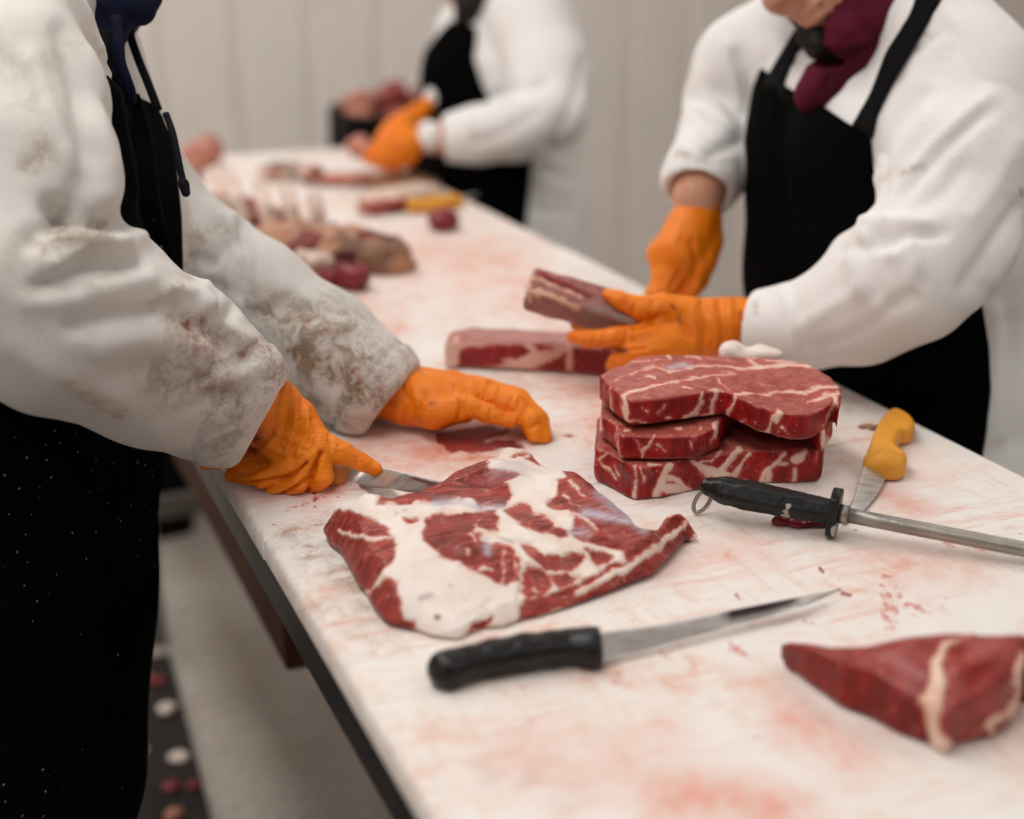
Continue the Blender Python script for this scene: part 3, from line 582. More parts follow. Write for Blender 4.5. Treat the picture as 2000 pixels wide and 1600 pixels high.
fl3 = [(C6((390, 445), (480, 405), (560, 385), (660, 362), (760, 342), (860, 320), (980, 310), (1130, 295)), [4, 4, 3.4, 2.4, 2, 2, 1.6, 1]), (C6((330, 365), (420, 315), (500, 280), (600, 255), (690, 285), (780, 268), (900, 255), (1000, 255), (1160, 262), (1300, 262), (1480, 245), (1650, 250)), [1, 1.4, 1.6, 2.2, 2.4, 2.2, 2.2, 2, 3, 4, 5, 5]),
       (C6((640, 235), (670, 270), (710, 300)), [1.5, 2.5, 2]), (C6((1150, 165), (1200, 200), (1250, 240), (1300, 255)), [2, 3, 3, 2]), (C6((1150, 168), (1300, 172), (1450, 190), (1620, 225), (1660, 250)), [2, 3, 4, 4, 4]), (C6((1230, 195), (1350, 215), (1480, 215), (1600, 225)), [1, 1.5, 1.5, 3]),
       (C6((1120, 430), (1300, 425), (1420, 432), (1560, 415), (1680, 395), (1812, 382)), [2, 1.5, 2, 3.5, 3, 3]), (C6((1590, 475), (1700, 440), (1800, 428)), [1, 3, 4]), (C6((1780, 450), (1740, 540), (1690, 640), (1670, 690)), [4, 4, 2, 1]),
       (C6((690, 180), (700, 190)), [5, 4]), (C6((800, 190), (900, 200)), [2, 2]), (C6((560, 240), (630, 205)), [1, 2]), (C6((430, 215), (560, 215)), [.8, 1.5]), (C6((780, 380), (830, 390)), [2, 1]), (C6((510, 310), (590, 320)), [1, 3]), (C6((1000, 330), (1080, 400)), [.8, .8]),
       (C6((910, 415), (890, 500), (850, 560), (800, 592)), [3, 4, 5, 5]), (C6((800, 592), (880, 585), (960, 580)), [4, 5, 5]), (C6((1000, 410), (975, 480), (960, 580)), [4, 3.4, 4]), (C6((1040, 410), (960, 405)), [2, 2]), (C6((1125, 450), (1090, 520), (1060, 590)), [3, 4, 5]),
       (C6((1400, 555), (1380, 590)), [8, 9]), (C6((1350, 620), (1320, 680), (1270, 710), (1370, 735), (1460, 740)), [3, 5, 6, 6, 4]), (C6((310, 392), (312, 480), (325, 585)), [1.6, 1.4, 1.4]), (C6((398, 450), (395, 520), (410, 600)), [5, 5, 4]), (C6((410, 602), (530, 618)), [3, 1.5]), (C6((535, 540), (550, 555)), [3, 2]), (C6((680, 600), (700, 595)), [3, 3]), (C6((1160, 610), (1190, 595)), [1, 2]), (C6((620, 560), (680, 500)), [.7, .7]), (C6((1420, 640), (1490, 700)), [.8, .8])]
steak('steak', p3, *zt_, [], fl3, 'marbled steak on top of the stack of three', .0045, warp_top, 11, [(C6((690, 262), (780, 240), (820, 255)), 5, .9)])
p2 = np.concatenate([XY(C6((236, 560), (345, 640), (372, 700), (480, 705), (560, 708), (700, 708), (880, 700)), zm[1]), XY(C6((1000, 660), ), zm[1] - .003), [(.705, 1.128), (.74, 1.122), (.765, 1.100)], XY(C6((1690, 690), (1762, 590)), zm[1] - .003), [(.80, 1.16), (.76, 1.21), (.66, 1.23), (.60, 1.20)]])
fl2 = [(C6((590, 690), (560, 760), (530, 800), (525, 860)), [2.4, 2, 3.4, 3]), (C6((1000, 620), (1010, 680), (960, 740)), [6, 4, 1]), (C6((1690, 690), (1700, 770)), [7, 8]), (C6((240, 570), (245, 660)), [3, 4]), (C6((350, 650), (350, 780), (370, 850)), [1, 2, 1]), (C6((900, 620), (860, 720)), [.8, 1.4]), (C6((620, 765), (660, 800)), [2, 1.5]), (C6((730, 670), (770, 660)), [2, 3]), (C6((480, 720), (510, 790), (520, 850)), [.7, 1, 1]), (C6((400, 660), (440, 655)), [2, 1.4]), (C6((830, 740), (850, 790)), [2, 1])]
steak('steak', p2, *zm, [], fl2, 'dark lean steak in the middle of the stack of three', .004, None, 21)
p1 = np.concatenate([XY(C6((214, 790), (300, 820), (350, 850), (420, 885), (472, 905), (560, 900), (660, 890), (760, 868), (850, 850), (1000, 830)), zb[1]), XY(C6((1200, 815), (1400, 815), (1560, 810), (1690, 805)), zb[1] - .002), [(.795, 1.10), (.80, 1.16), (.74, 1.22), (.64, 1.235), (.60, 1.21)]])
fl1 = [(C6((470, 895), (468, 1000), (465, 1125)), [3, 3, 4]), (C6((700, 890), (670, 960), (640, 1030), (600, 1090)), [7, 8, 9, 8]), (C6((660, 1040), (730, 1060), (830, 1060)), [12, 9, 3]), (C6((700, 980), (800, 1045)), [7, 4]), (C6((830, 850), (860, 890), (920, 930), (1000, 960), (1090, 970)), [3, 5, 9, 9, 6]), (C6((1140, 800), (1090, 860), (1040, 930), (1000, 970)), [7, 6, 8, 8]), (C6((870, 890), (960, 870), (1030, 800)), [3, 3, 2]),
       (C6((1210, 830), (1160, 900), (1110, 970)), [3, 3, 4]), (C6((1440, 820), (1390, 870), (1330, 930), (1290, 1000)), [4, 4, 4, 6]), (C6((1570, 800), (1540, 850), (1500, 870)), [5, 8, 6]), (C6((1330, 1005), (1350, 950)), [9, 5]), (C6((1510, 920), (1500, 1010)), [3, 5]), (C6((1660, 800), (1640, 870)), [1.4, 1]), (C6((245, 880), (300, 930), (340, 990)), [2, 3, 2]), (C6((330, 900), (360, 960)), [1.5, 2]), (C6((510, 900), (520, 960), (510, 1010)), [1, 1.5, 1]), (C6((560, 880), (640, 890)), [2, 1]), (C6((1460, 890), (1400, 880)), [2, 2]), (C6((290, 820), (230, 860)), [1, 2])]
steak('steak', p1, *zb, [], fl1, 'fat streaked steak at the bottom of the stack of three', .004, None, 31, [], .002)

# --- the wedge of red meat at the right edge
def roast():
    foot = np.array([T(x, y, TT + .002)[:2] for x, y in CR_((258, 490), (300, 556), (450, 670), (700, 840), (900, 920), (1100, 1025), (1340, 1118), (1430, 1172), (1550, 1115), (1790, 1055), (1900, 985), (1980, 790), (2030, 640))])
    back = np.array([T(x, y, TT + z)[:2] for (x, y), z in zip(CR_((2080, 420), (2020, 290), (1960, 255), (1750, 262), (1500, 275), (1200, 300), (1000, 310), (850, 325), (500, 375), (300, 398), (240, 412)), (.05, .058, .062, .060, .056, .051, .048, .045, .031, .0165, .0075))])
    p = np.concatenate([foot, back]); S = Sdf([*(p.min(0) - .01), TT - .005], [*(p.max(0) + .02), TT + .10], .0021)
    A, B = back[-1], foot[7]; ab = unit(np.append(B - A, 0))[:2]; nb = np.array([-ab[1], ab[0]])
    if (back[3] - A) @ nb < 0: nb = -nb
    L = np.linalg.norm(B - A)
    def top(X, Y, sd):
        u = np.clip(((X - A[0]) * ab[0] + (Y - A[1]) * ab[1]) / L, 0, 1.2); w = (X - A[0]) * nb[0] + (Y - A[1]) * nb[1]
        h = np.interp(u, [0, .06, .25, .6, .9, 1.1], [.010, .018, .029, .038, .032, .026]); ri = np.interp(u, [0, .08, .3, .6, .9, 1.1], [.006, .014, .025, .034, .040, .042]); h = h + ri * (1 - np.exp(-.75 * np.maximum(w, 0) / ri))
        P = np.stack([X.ravel(), Y.ravel(), 0 * X.ravel()], 1); h = h + (.0016 * vnoise(P, 34, 5)).reshape(X.shape)
        back_e = sm(sd, 0, .02); return TT + h * (.86 + .14 * np.maximum(back_e, sm(-w, -.02, 0)))
    S.prism(p, TT + .0006, top, .0045); V, Q = S.mesh(); V = relax(V, Q, 2); N = normals(V, Q)
    V = V + N * (.0012 * vnoise(V, 50, 9))[:, None]; V[:, 2] = np.maximum(V[:, 2], TT + .0006)
    fatp = [CR_((1420, 390), (1480, 355), (1640, 320), (1760, 292), (1560, 352), (1475, 392), (1435, 460), (1420, 560), (1430, 700), (1415, 850), (1400, 1000), (1440, 1055), (1530, 1090), (1465, 1160), (1430, 1172), (1335, 1112), (1310, 950), (1305, 850), (1268, 800), (1310, 730), (1340, 660), (1360, 500), (1382, 440))]
    fl = [(CR_((1980, 480), (1930, 640), (1960, 720), (1890, 850), (1800, 940), (1680, 1020)), [9, 9, 6, 8, 6, 3]), (CR_((1850, 900), (1760, 990), (1790, 1050)), [2, 4, 4])]
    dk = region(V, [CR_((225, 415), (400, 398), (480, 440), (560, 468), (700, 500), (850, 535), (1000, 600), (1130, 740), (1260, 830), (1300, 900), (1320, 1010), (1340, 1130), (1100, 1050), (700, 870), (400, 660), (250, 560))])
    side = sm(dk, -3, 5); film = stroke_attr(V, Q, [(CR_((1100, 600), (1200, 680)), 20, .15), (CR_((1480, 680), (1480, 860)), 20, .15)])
    fat = region(V, fatp, fl); V = V + N * (.0016 * sm(fat, -4, 4))[:, None]
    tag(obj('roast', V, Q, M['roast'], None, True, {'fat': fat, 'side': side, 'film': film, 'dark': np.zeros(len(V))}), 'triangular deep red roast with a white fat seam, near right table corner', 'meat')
roast()

# --- the chop lying behind, under the holding hand
pb = XY([(868, 722), (905, 722), (1000, 726), (1060, 728), (1130, 733), (1176, 738), (1196, 730)], TT); n_ = unit(np.array([pb[4] - pb[0]])[0]); bk = np.array([-n_[1], n_[0]]) * .06
pb = np.concatenate([pb, [pb[-1] + bk * .9, pb[4] + bk * 1.05, pb[1] + bk * 1.1, pb[0] + bk * .7]])
S = Sdf([*(pb.min(0) - .01), TT - .005], [*(pb.max(0) + .01), TT + .05], .0028); S.prism(pb, TT + .0006, TT + .036, .006)
V, Q = S.mesh(); N = normals(V, Q); V = V + N * (.0018 * vnoise(V, 45, 41))[:, None]; V[:, 2] = np.maximum(V[:, 2], TT + .0006)
K8 = lambda *p: [(560 + .32 * x, 480 + .32 * y) for x, y in p]
redp = [K8((1050, 640), (1120, 610), (1300, 600), (1460, 605), (1490, 650), (1400, 690), (1300, 700), (1350, 730), (1200, 745), (1040, 745)), K8((1510, 600), (1620, 600), (1640, 630), (1540, 640)), K8((1500, 740), (1600, 700), (1700, 660), (1700, 770), (1560, 760)), K8((1740, 620), (1850, 610), (1990, 640), (1990, 820), (1740, 800))]
sd_ = sm(np.abs(N[:, 2]), .7, .4); fat = np.where(sd_ > .5, -region(V, redp), -20) * 1.0; fat = np.maximum(fat, region(V, [], [(K8((1040, 560), (1000, 640), (990, 740)), [6, 6, 5]), (K8((1720, 600), (1715, 780)), [4, 4])]))
tag(obj('chop', V, Q, M['chop'], None, True, {'fat': fat, 'side': sd_, 'film': 0 * sd_, 'dark': 0 * sd_}), 'thick chop lying on the board under the hand holding the meat bar', 'meat')

# --- the bar of meat held in the hand
def bar():
    a, b = D(1050, 568, 1.60), D(1225, 618, 1.60); ax = unit(b - a); n = unit(np.cross(CF, ax)); n = unit(n + .55 * CF * 0); tilt = math.radians(-38)
    u = unit(math.cos(tilt) * n + math.sin(tilt) * np.cross(ax, n)); w = np.cross(ax, u); c = (a + b) / 2; L = np.linalg.norm(b - a) / 2
    S = Sdf(c - .09, c + .09, .0022); S.rbox(c, (L + .012, .022, .017), (ax, u, w), .006); V, Q = S.mesh(); N = normals(V, Q)
    V = V + N * (.0012 * vnoise(V, 60, 4))[:, None]
    J = lambda *p: [(1000 + .25 * x, 480 + .25 * y) for x, y in p]
    dk = region(V, [J((190, 235), (240, 200), (420, 290), (660, 400), (600, 425), (420, 350), (195, 265))]); fat = np.full(len(V), -20.0)
    fat = region(V, [J((180, 340), (230, 330), (420, 410), (540, 470), (500, 505), (330, 430), (160, 370))], [(J((160, 190), (140, 300), (150, 420)), [4, 3, 5]), (J((190, 250), (400, 340), (560, 420)), [3, 3, 2]), (J((90, 370), (150, 420)), [5, 6])])
    film = stroke_attr(V, Q, [(J((600, 560), (720, 540), (880, 590)), 26, 1.0), (J((640, 480), (840, 520)), 12, .8)])
    tag(obj('meat_bar', V, Q, M['bar'], None, True, {'fat': fat, 'side': sm(dk, -3, 3), 'film': film, 'dark': 0 * film}), 'rectangular bar of dark meat and bone held in a gloved hand', 'meat')
M['bar'] = meat('bar_flesh', (150, 84, 80), (176, 118, 112), (104, 10, 20), fat=(214, 176, 144), film=(140, 130, 120), marble=.2, gloss=.28, edge=(160, 90, 84))
bar()

# --- scraps of fat and trimmings beside the stack
def lump(name, blobs, mat, label, cat, vox=.003, k=.008, rough=.002, seed=0, group=None, attrs=None, sink=True, nf=60):
    b = np.array([c[0] for c in blobs]); r = max(max(np.atleast_1d(c[1])) for c in blobs)
    S = Sdf(b.min(0) - r - .01, b.max(0) + r + .01, vox)
    for c in blobs: S.ell(c[0], np.broadcast_to(np.asarray(c[1], float), (3,)), c[2] if len(c) > 2 else None, k)
    if sink: S.plane((0, 0, TT + .0006), (0, 0, -1))
    V, Q = S.mesh(); N = normals(V, Q); V = V + N * (rough * vnoise(V, nf, seed) + rough * .5 * vnoise(V, nf * 2.2, seed + 1))[:, None]
    if sink: V[:, 2] = np.maximum(V[:, 2], TT + .0006)
    return tag(obj(name, V, Q, M[mat], None, True, attrs(V, Q, N) if attrs else None), label, cat, group)
P_ = lambda x, y, h=.0: T(x, y, TT + h)
lump('fat_scrap', [(D(1432, 690, 1.50), (.014, .012, .013)), (D(1460, 695, 1.50), (.02, .012, .008)), (D(1500, 692, 1.50), (.018, .012, .007))], 'fatbit', 'white fat scrap lying behind the steak stack', 'scrap', .0025, .01, .003, 3, None, None, False)
lump('meat_scrap', [(P_(1530, 1016, .004), (.012, .007, .006)), (P_(1570, 1022, .003), (.014, .007, .004)), (P_(1610, 1022, .003), (.01, .006, .004))], 'redcube', 'thin red scrap lying under the black steel handle', 'scrap', .0018, .005, .001, 5)
lump('fat_scrap', [(P_(1690, 832, .002), (.010, .005, .003)), (P_(1710, 836, .002), (.009, .004, .003))], 'tanbone', 'small tan scrap left of the yellow knife handle', 'scrap', .0014, .004, .0008, 6)
# ------------------------------------------------------------------ knives and the sharpening steel
def blade(name, top, bot, th, parent, darks=(), label=None):  # top / bot: matching points along spine and edge (world)
    top, bot = curve_pts(top, 6), curve_pts(bot, 6); n = len(top); m = 7; V = []
    for i in range(n):
        nn = unit(np.cross(top[min(i + 1, n - 1)] - top[max(i - 1, 0)], bot[i] - top[i] + 1e-9)); nn = nn if nn[2] > 0 else -nn
        for sgn in (1, -1):
            for k in range(m): t = k / (m - 1); V.append(top[i] * (1 - t) + bot[i] * t + nn * sgn * th * (1 - t ** 2) * .5)
    F = []; w = 2 * m
    for i in range(n - 1):
        for k in range(w): F.append([i * w + (k if k < m else 3 * m - 1 - k), i * w + ((k + 1) % w if (k + 1) % w < m else 3 * m - 1 - (k + 1) % w), (i + 1) * w + ((k + 1) % w if (k + 1) % w < m else 3 * m - 1 - (k + 1) % w), (i + 1) * w + (k if k < m else 3 * m - 1 - k)])
    V = np.array(V); px, d = proj(V); dk = np.zeros(len(V))
    for p, wd, v in darks: dk = np.maximum(dk, v * np.exp(-(line_d(px[:, 0], px[:, 1], p) / wd) ** 2))
    o = obj(name, V, F, M['blade'], parent, True, {'dark': dk}); bm = bmesh.new(); bm.from_mesh(o.data); bmesh.ops.recalc_face_normals(bm, faces=bm.faces[:]); bm.to_mesh(o.data); bm.free()
    if label: o['label'] = label
    return o
def sdf_obj(name, S, mat, parent, it=1, rough=0.0, nf=80, seed=0, attrs=None):
    V, Q = S.mesh(); V = relax(V, Q, it) if it else V
    if rough: V = V + normals(V, Q) * (rough * vnoise(V, nf, seed))[:, None]
    return obj(name, V, Q, mat, parent, True, attrs(V, Q) if attrs else None)
K7 = lambda x, y, z: T(800 + .45 * x, 1120 + .45 * y, TT + z)
# black handled knife in the foreground
kn = empty('boning_knife', T(1150, 1270), 'black handled boning knife lying on the near board below the slab', 'knife')
pts = [((150, 412), .0125, .0125), ((200, 402), .0118, .0118), ((260, 388), .0122, .0125), ((360, 366), .0130, .013), ((500, 342), .0132, .0135), ((620, 326), .0126, .0135), ((700, 316), .0124, .0135), ((760, 318), .0132, .0140), ((800, 316), .0136, .0145), ((822, 314), .0125, .0145)]
W7 = [K7(*p, z) for p, r, z in pts]; S = Sdf(np.min(W7, 0) - .02, np.max(W7, 0) + .02, .0013)
S.chain([(w, r) for w, (p, r, z) in zip(W7, pts)], .004); S.cone(K7(800, 372, .008), K7(815, 330, .012), .007, .009, .008); S.cone(K7(175, 450, .008), K7(190, 420, .012), .009, .011, .008)
S.plane(K7(832, 320, .0145), unit(W7[-1] - W7[-3])); S.plane((0, 0, TT + .0006), (0, 0, -1))
sdf_obj('handle', S, M['handle_black'], kn, 1, .0004)
tp = [K7(x, y, z) for x, y, z in ((820, 262, .021), (1000, 236, .020), (1200, 201, .018), (1400, 161, .016), (1560, 131, .014), (1700, 105, .012), (1872, 69, .010))]
bt = [K7(x, y, z) for x, y, z in ((820, 394, .005), (1000, 341, .006), (1200, 287, .007), (1400, 230, .008), (1560, 188, .0085), (1700, 150, .009), (1873, 71, .0095))]
blade('blade', tp, bt, .0022, kn, [([(1430, 1198), (1500, 1183), (1545, 1172)], 14, 1.2), ([(1545, 1180), (1620, 1158)], 9, .2)], 'long slim steel blade with dark blood drying near the tip')
# sharpening steel
K9 = lambda x, y, z=0: T(1300 + .35 * x, 780 + .35 * y, TT + z)
st = empty('sharpening_steel', K9(700, 640), 'round sharpening steel with chipped black handle lying beside the steaks', 'sharpening steel')
ax = [K9(245, 490, .030), K9(330, 510, .029), K9(480, 540, .027), K9(640, 572, .025), K9(800, 604, .024), K9(940, 630, .023)]; u = unit(ax[-1] - ax[0])
S = Sdf(np.min(ax, 0) - .03, np.max(ax, 0) + .03, .0014); side = unit(np.cross(u, [0, 0, 1])); up = np.cross(side, u)
S.chain(list(zip(ax, (.0085, .0118, .0142, .0145, .0128, .0118))), .004)
for k in range(6):                                            # facetted grip
    a = math.pi / 3 * k + .5; n = math.cos(a) * side + math.sin(a) * up; S.plane(ax[2] + n * .0122, unit(n + u * .03))
S.plane(ax[-1] + u * .001, u)
sdf_obj('handle', S, M['handle_grubby'], st, 1)
gc = K9(942, 632, .0225); S = Sdf(gc - .035, gc + .035, .0013); S.cone(gc - u * .0035, gc + u * .0035, .0218, .0218); S.plane(gc + u * .0042, u); S.plane(gc - u * .0042, -u); S.plane(gc + side * .0145, side); S.plane(gc - side * .0145, -side); S.plane((0, 0, TT + .0006), (0, 0, -1))
sdf_obj('guard', S, M['handle_grubby'], st, 1)
r0, r1 = gc + u * .004, K9(2000, 838, .013); ru = unit(r1 - r0); rod = [r0 + ru * t for t in np.linspace(0, .30, 9)]
obj('rod', *tube(rod, [.0066] * 8 + [.0046], 20), M['rod'], st); obj('ferrule', *tube([r0, r0 + ru * .008], .0085, 20), M['rod'], st)
loop = [ax[0] + d for d in (up * .004 + u * .004,)]; q0 = K9(250, 500, .027); q1 = K9(165, 628, .004); sd2 = unit(u - unit(q1 - q0) * (u @ unit(q1 - q0))); lp = []
for k in range(25):
    a = 2 * math.pi * k / 24; c = (q0 + q1) / 2; lp.append(c + (q0 - q1) / 2 * math.cos(a) + sd2 * .0058 * math.sin(a))
obj('hanging_ring', *tube(lp, .0019, 10, False), M['rod'], st)
# yellow handled knife, tucked under the steel
yk = empty('boning_knife', K9(1230, 300), 'yellow handled knife at the right table edge, blade under the sharpening steel', 'knife')
yp = smooth_poly([K9(x, y, .012)[:2] for x, y in ((1270, 78), (1215, 115), (1165, 190), (1140, 270), (1115, 335), (1098, 362), (1102, 388), (1160, 396), (1250, 406), (1325, 402), (1348, 370), (1340, 335), (1305, 310), (1280, 285), (1298, 245), (1318, 205), (1350, 208), (1388, 192), (1388, 150), (1350, 112))], 1)
S = Sdf([*(yp.min(0) - .01), TT - .003], [*(yp.max(0) + .01), TT + .03], .0014); S.prism(yp, TT + .0008, TT + .022, .0065); S.ell(K9(1225, 345, .018), (.014, .010, .012), None, .008)
sdf_obj('handle', S, M['handle_yellow'], yk, 2)
blade('blade', [K9(x, y, z) for x, y, z in ((1104, 378, .015), (1075, 470, .012), (1045, 555, .008), (1010, 635, .004), (985, 700, .0025))], [K9(x, y, z) for x, y, z in ((1246, 395, .006), (1205, 490, .005), (1150, 570, .004), (1075, 650, .003), (988, 701, .0022))], .002, yk)
# far yellow knife
fk = empty('boning_knife', T(850, 398), 'yellow handled knife lying among trimmings at the far board edge', 'knife')
S = Sdf(T(860, 396) - .13, T(860, 396) + .13, .0025); S.chain([(T(806, 402, TT + .014), .013), (T(850, 398, TT + .014), .014), (T(888, 391, TT + .014), .012)], .004); S.cone(T(884, 390, TT + .014), T(896, 396, TT + .010), .012, .010, .005)
sdf_obj('handle', S, M['handle_yellow'], fk, 1)
blade('blade', [T(890, 384, TT + .016), T(910, 381, TT + .012), T(935, 378, TT + .008)], [T(893, 393, TT + .006), T(912, 388, TT + .005), T(936, 379, TT + .006)], .002, fk)

# ------------------------------------------------------------------ ribs, bones and trimmings at the far end
def far_attr(reds, lines=(), base=-1):
    def f(V, Q, N):
        px, d = proj(V); r = region(V, reds, lines, 2.0); return {'fat': -r * .6, 'side': sm(vnoise(V, 30, 3), 0, .6) * .6, 'film': 0 * r, 'dark': sm(vnoise(V, 26, 8), 0, .5) * .6}
    return f
rk = empty('rib_rack', T(520, 430), 'rack of pale rib bones with red meat between, on the far board', 'meat')
S = Sdf(T(520, 430) - .25, T(520, 430) + .25, .004)
rf = np.array([T(x, y, TT)[:2] for x, y in ((452, 436), (520, 452), (600, 462), (668, 452))]); rb = np.array([T(x, y, TT + .07)[:2] for x, y in ((660, 385), (560, 360), (470, 335), (400, 318), (395, 345), (420, 380))])
S.prism(np.concatenate([rf, rb]), TT + .001, lambda X, Y, sd: TT + .018 + .055 * sm(sd, 0, .075), .014)
V, Q = S.mesh(); N = normals(V, Q); V = V + N * (.003 * vnoise(V, 30, 2))[:, None]; V[:, 2] = np.maximum(V[:, 2], TT + .0006)
fr = [[(430, 405), (480, 428), (540, 434), (610, 440), (672, 425), (690, 475), (560, 485), (430, 450)]]
ln = [([(473, 355), (490, 400), (508, 440)], [9, 13, 15]), ([(535, 370), (545, 410), (556, 445)], [9, 14, 16]), ([(585, 378), (592, 410), (600, 445)], [9, 14, 16]), ([(640, 402), (652, 420), (660, 440)], [16, 20, 18]), ([(430, 330), (440, 370), (460, 410)], [7, 10, 11]), ([(402, 340), (418, 385)], [7, 9])]
obj('meat', V, Q, M['rib'], rk, True, {'fat': -region(V, fr, ln, 1.2), 'side': 0 * V[:, 0], 'film': 0 * V[:, 0], 'dark': 0 * V[:, 0]})
for a, b, c in (((450, 350), (466, 395), (480, 425)), ((506, 362), (518, 405), (530, 440)), ((560, 374), (570, 410), (578, 446)), ((612, 385), (620, 415), (628, 448)), ((420, 335), (436, 380), (452, 408))):
    p = [T(*a, TT + .078), T(*b, TT + .058), T(*c, TT + .018)]; obj('rib_bone', *tube(curve_pts(p, 4), [.013] * 9, 10, True), M['bone'], rk)
lump('bone_piece', [(P_(520, 480, .02), (.05, .03, .03)), (P_(570, 478, .025), (.04, .035, .035)), (P_(620, 488, .028), (.045, .035, .034)), (P_(680, 492, .026), (.05, .035, .032)), (P_(740, 498, .024), (.045, .035, .03)), (P_(770, 505, .018), (.03, .03, .024)), (P_(700, 470, .035), (.05, .02, .02)), (P_(590, 468, .04), (.04, .02, .02))], 'backbone', 'long brownish backbone piece lying in front of the rib rack', 'meat', .004, .02, .009, 12, None,
     far_attr([[(690, 445), (760, 455), (780, 470), (700, 468)], [(560, 470), (590, 450), (640, 452), (600, 520), (560, 500)], [(640, 500), (700, 480), (690, 520), (630, 530)]], [([(520, 505), (560, 520)], [10, 10])]), True, 40)
for i, (bl, lab, mt) in enumerate([([(P_(695, 542, .018), (.024, .02, .022)), (P_(672, 540, .018), (.018, .018, .02))], 'red meat chunk nearest the table middle, before the backbone piece', 'redcube'), ([(P_(632, 548, .014), (.022, .018, .017))], 'small red meat chunk, nearest of the pile before the backbone piece', 'redcube'),
                              ([(P_(585, 534, .02), (.024, .017, .02)), (P_(560, 530, .02), (.018, .016, .018))], 'red meat chunk touching the raised grey sleeve', 'redcube')]):
    lump('meat_chunk', bl, mt, lab, 'meat', .0035, .01, .004, 20 + i, 'red chunks before the backbone', None, True, 50)
lump('fat_piece', [(P_(600, 506, .035), (.028, .014, .014)), (P_(625, 512, .035), (.022, .013, .013))], 'bone', 'cream fat piece resting on the red chunks', 'scrap', .0035, .01, .003, 31, None, None, False)
lump('meat_chunk', [(P_(865, 430, .018), (.026, .022, .02)), (P_(858, 428, .016), (.02, .022, .018)), (P_(874, 432, .014), (.022, .02, .018))], 'redcube', 'single square red meat chunk by the far yellow knife', 'meat', .0035, .008, .002, 33)
lump('trimming', [(P_(730, 405, .014), (.035, .02, .016)), (P_(770, 398, .014), (.03, .02, .016)), (P_(745, 385, .016), (.04, .02, .014))], 'rib', 'dark red trimming beside the far yellow knife', 'meat', .004, .012, .004, 35, None, far_attr([[(700, 395), (790, 385), (800, 410), (740, 415), (705, 415)]]))
lump('trimming', [(P_(540, 335, .018), (.04, .025, .02)), (P_(575, 334, .016), (.035, .025, .016)), (P_(608, 340, .02), (.028, .025, .022))], 'rib', 'tan and red trimming behind the rib rack', 'meat', .004, .012, .004, 37, None, far_attr([[(592, 330), (632, 328), (632, 352), (600, 352)], [(520, 335), (550, 325), (540, 345)]]))
lump('bone_piece', [(P_(765, 354, .013), (.04, .03, .016)), (P_(800, 352, .014), (.03, .03, .017)), (P_(830, 360, .012), (.03, .025, .014))], 'tanbone', 'knobbly tan bone under the far worker hands', 'bone', .004, .01, .006, 39)
lump('bone_piece', [(P_(660, 350, .012), (.05, .02, .014)), (P_(710, 350, .014), (.04, .024, .016))], 'pinkmeat', 'long pink bone behind the rack, left of the tan bone', 'bone', .004, .012, .003, 40)
lump('bone_piece', [(P_(770, 377, .012), (.05, .018, .013)), (P_(820, 372, .012), (.05, .022, .014))], 'bone', 'pale bone lying between tan bone and yellow knife', 'bone', .004, .012, .003, 41)
lump('meat_chunk', [(P_(395, 300, .03), (.04, .035, .035)), (P_(405, 290, .04), (.03, .03, .03)), (P_(378, 310, .02), (.035, .035, .025))], 'pinkmeat', 'pink and orange lump at the far left corner of the table', 'meat', .005, .012, .006, 43)
lump('meat_chunk', [(P_(368, 372, .03), (.028, .028, .04)), (P_(372, 352, .05), (.025, .025, .035))], 'pinkmeat', 'pink meat chunk standing left of the rib rack', 'meat', .005, .012, .005, 45)
lump('meat_chunk', [(D(700, 285, 2.86), (.028, .022, .022)), (D(715, 295, 2.84), (.022, .02, .02))], 'pinkmeat', 'pale pink piece gripped in the far worker orange glove', 'meat', .004, .01, .003, 47, None, None, False)
# black bin of trimmings behind the table
bx, by = 1.215, 3.64; V, F = tub(bx, by, .24, .22, .93, .24, .035, 1, '')
bn = tag(obj('trim_bin', V, F, M['black_plastic']), 'tall black lined bin of meat trimmings behind the far table end', 'bin')
for i, (dx, dy, dz, mt, lab) in enumerate([(-.11, -.02, .02, 'pinkmeat', 'pale pink trimming at the left rim of the black bin'), (-.02, -.09, .025, 'binmeat', 'dark red trimming at the near rim of the black bin'), (.03, .06, .05, 'pinkmeat', 'pink trimming at the middle of the heap in the black bin'),
                                  (.0, -.02, .085, 'binmeat', 'pink trimming topmost on the heap in the black bin'), (.12, .03, .06, 'binmeat', 'dark red trimming at the right of the heap in the black bin'), (-.07, .10, .05, 'pinkmeat', 'pink trimming at the back of the heap in the black bin')]):
    c = np.array([bx - .045 + dx * .85, by + dy, .885 + dz])
    lump('meat_trimming', [(c, (.046, .036, .034)), (c + [.012, .008, .014], (.036, .03, .026))], mt, lab, 'meat', .005, .012, .006, 50 + i, 'trimmings heaped in the bin', None, False, 30)
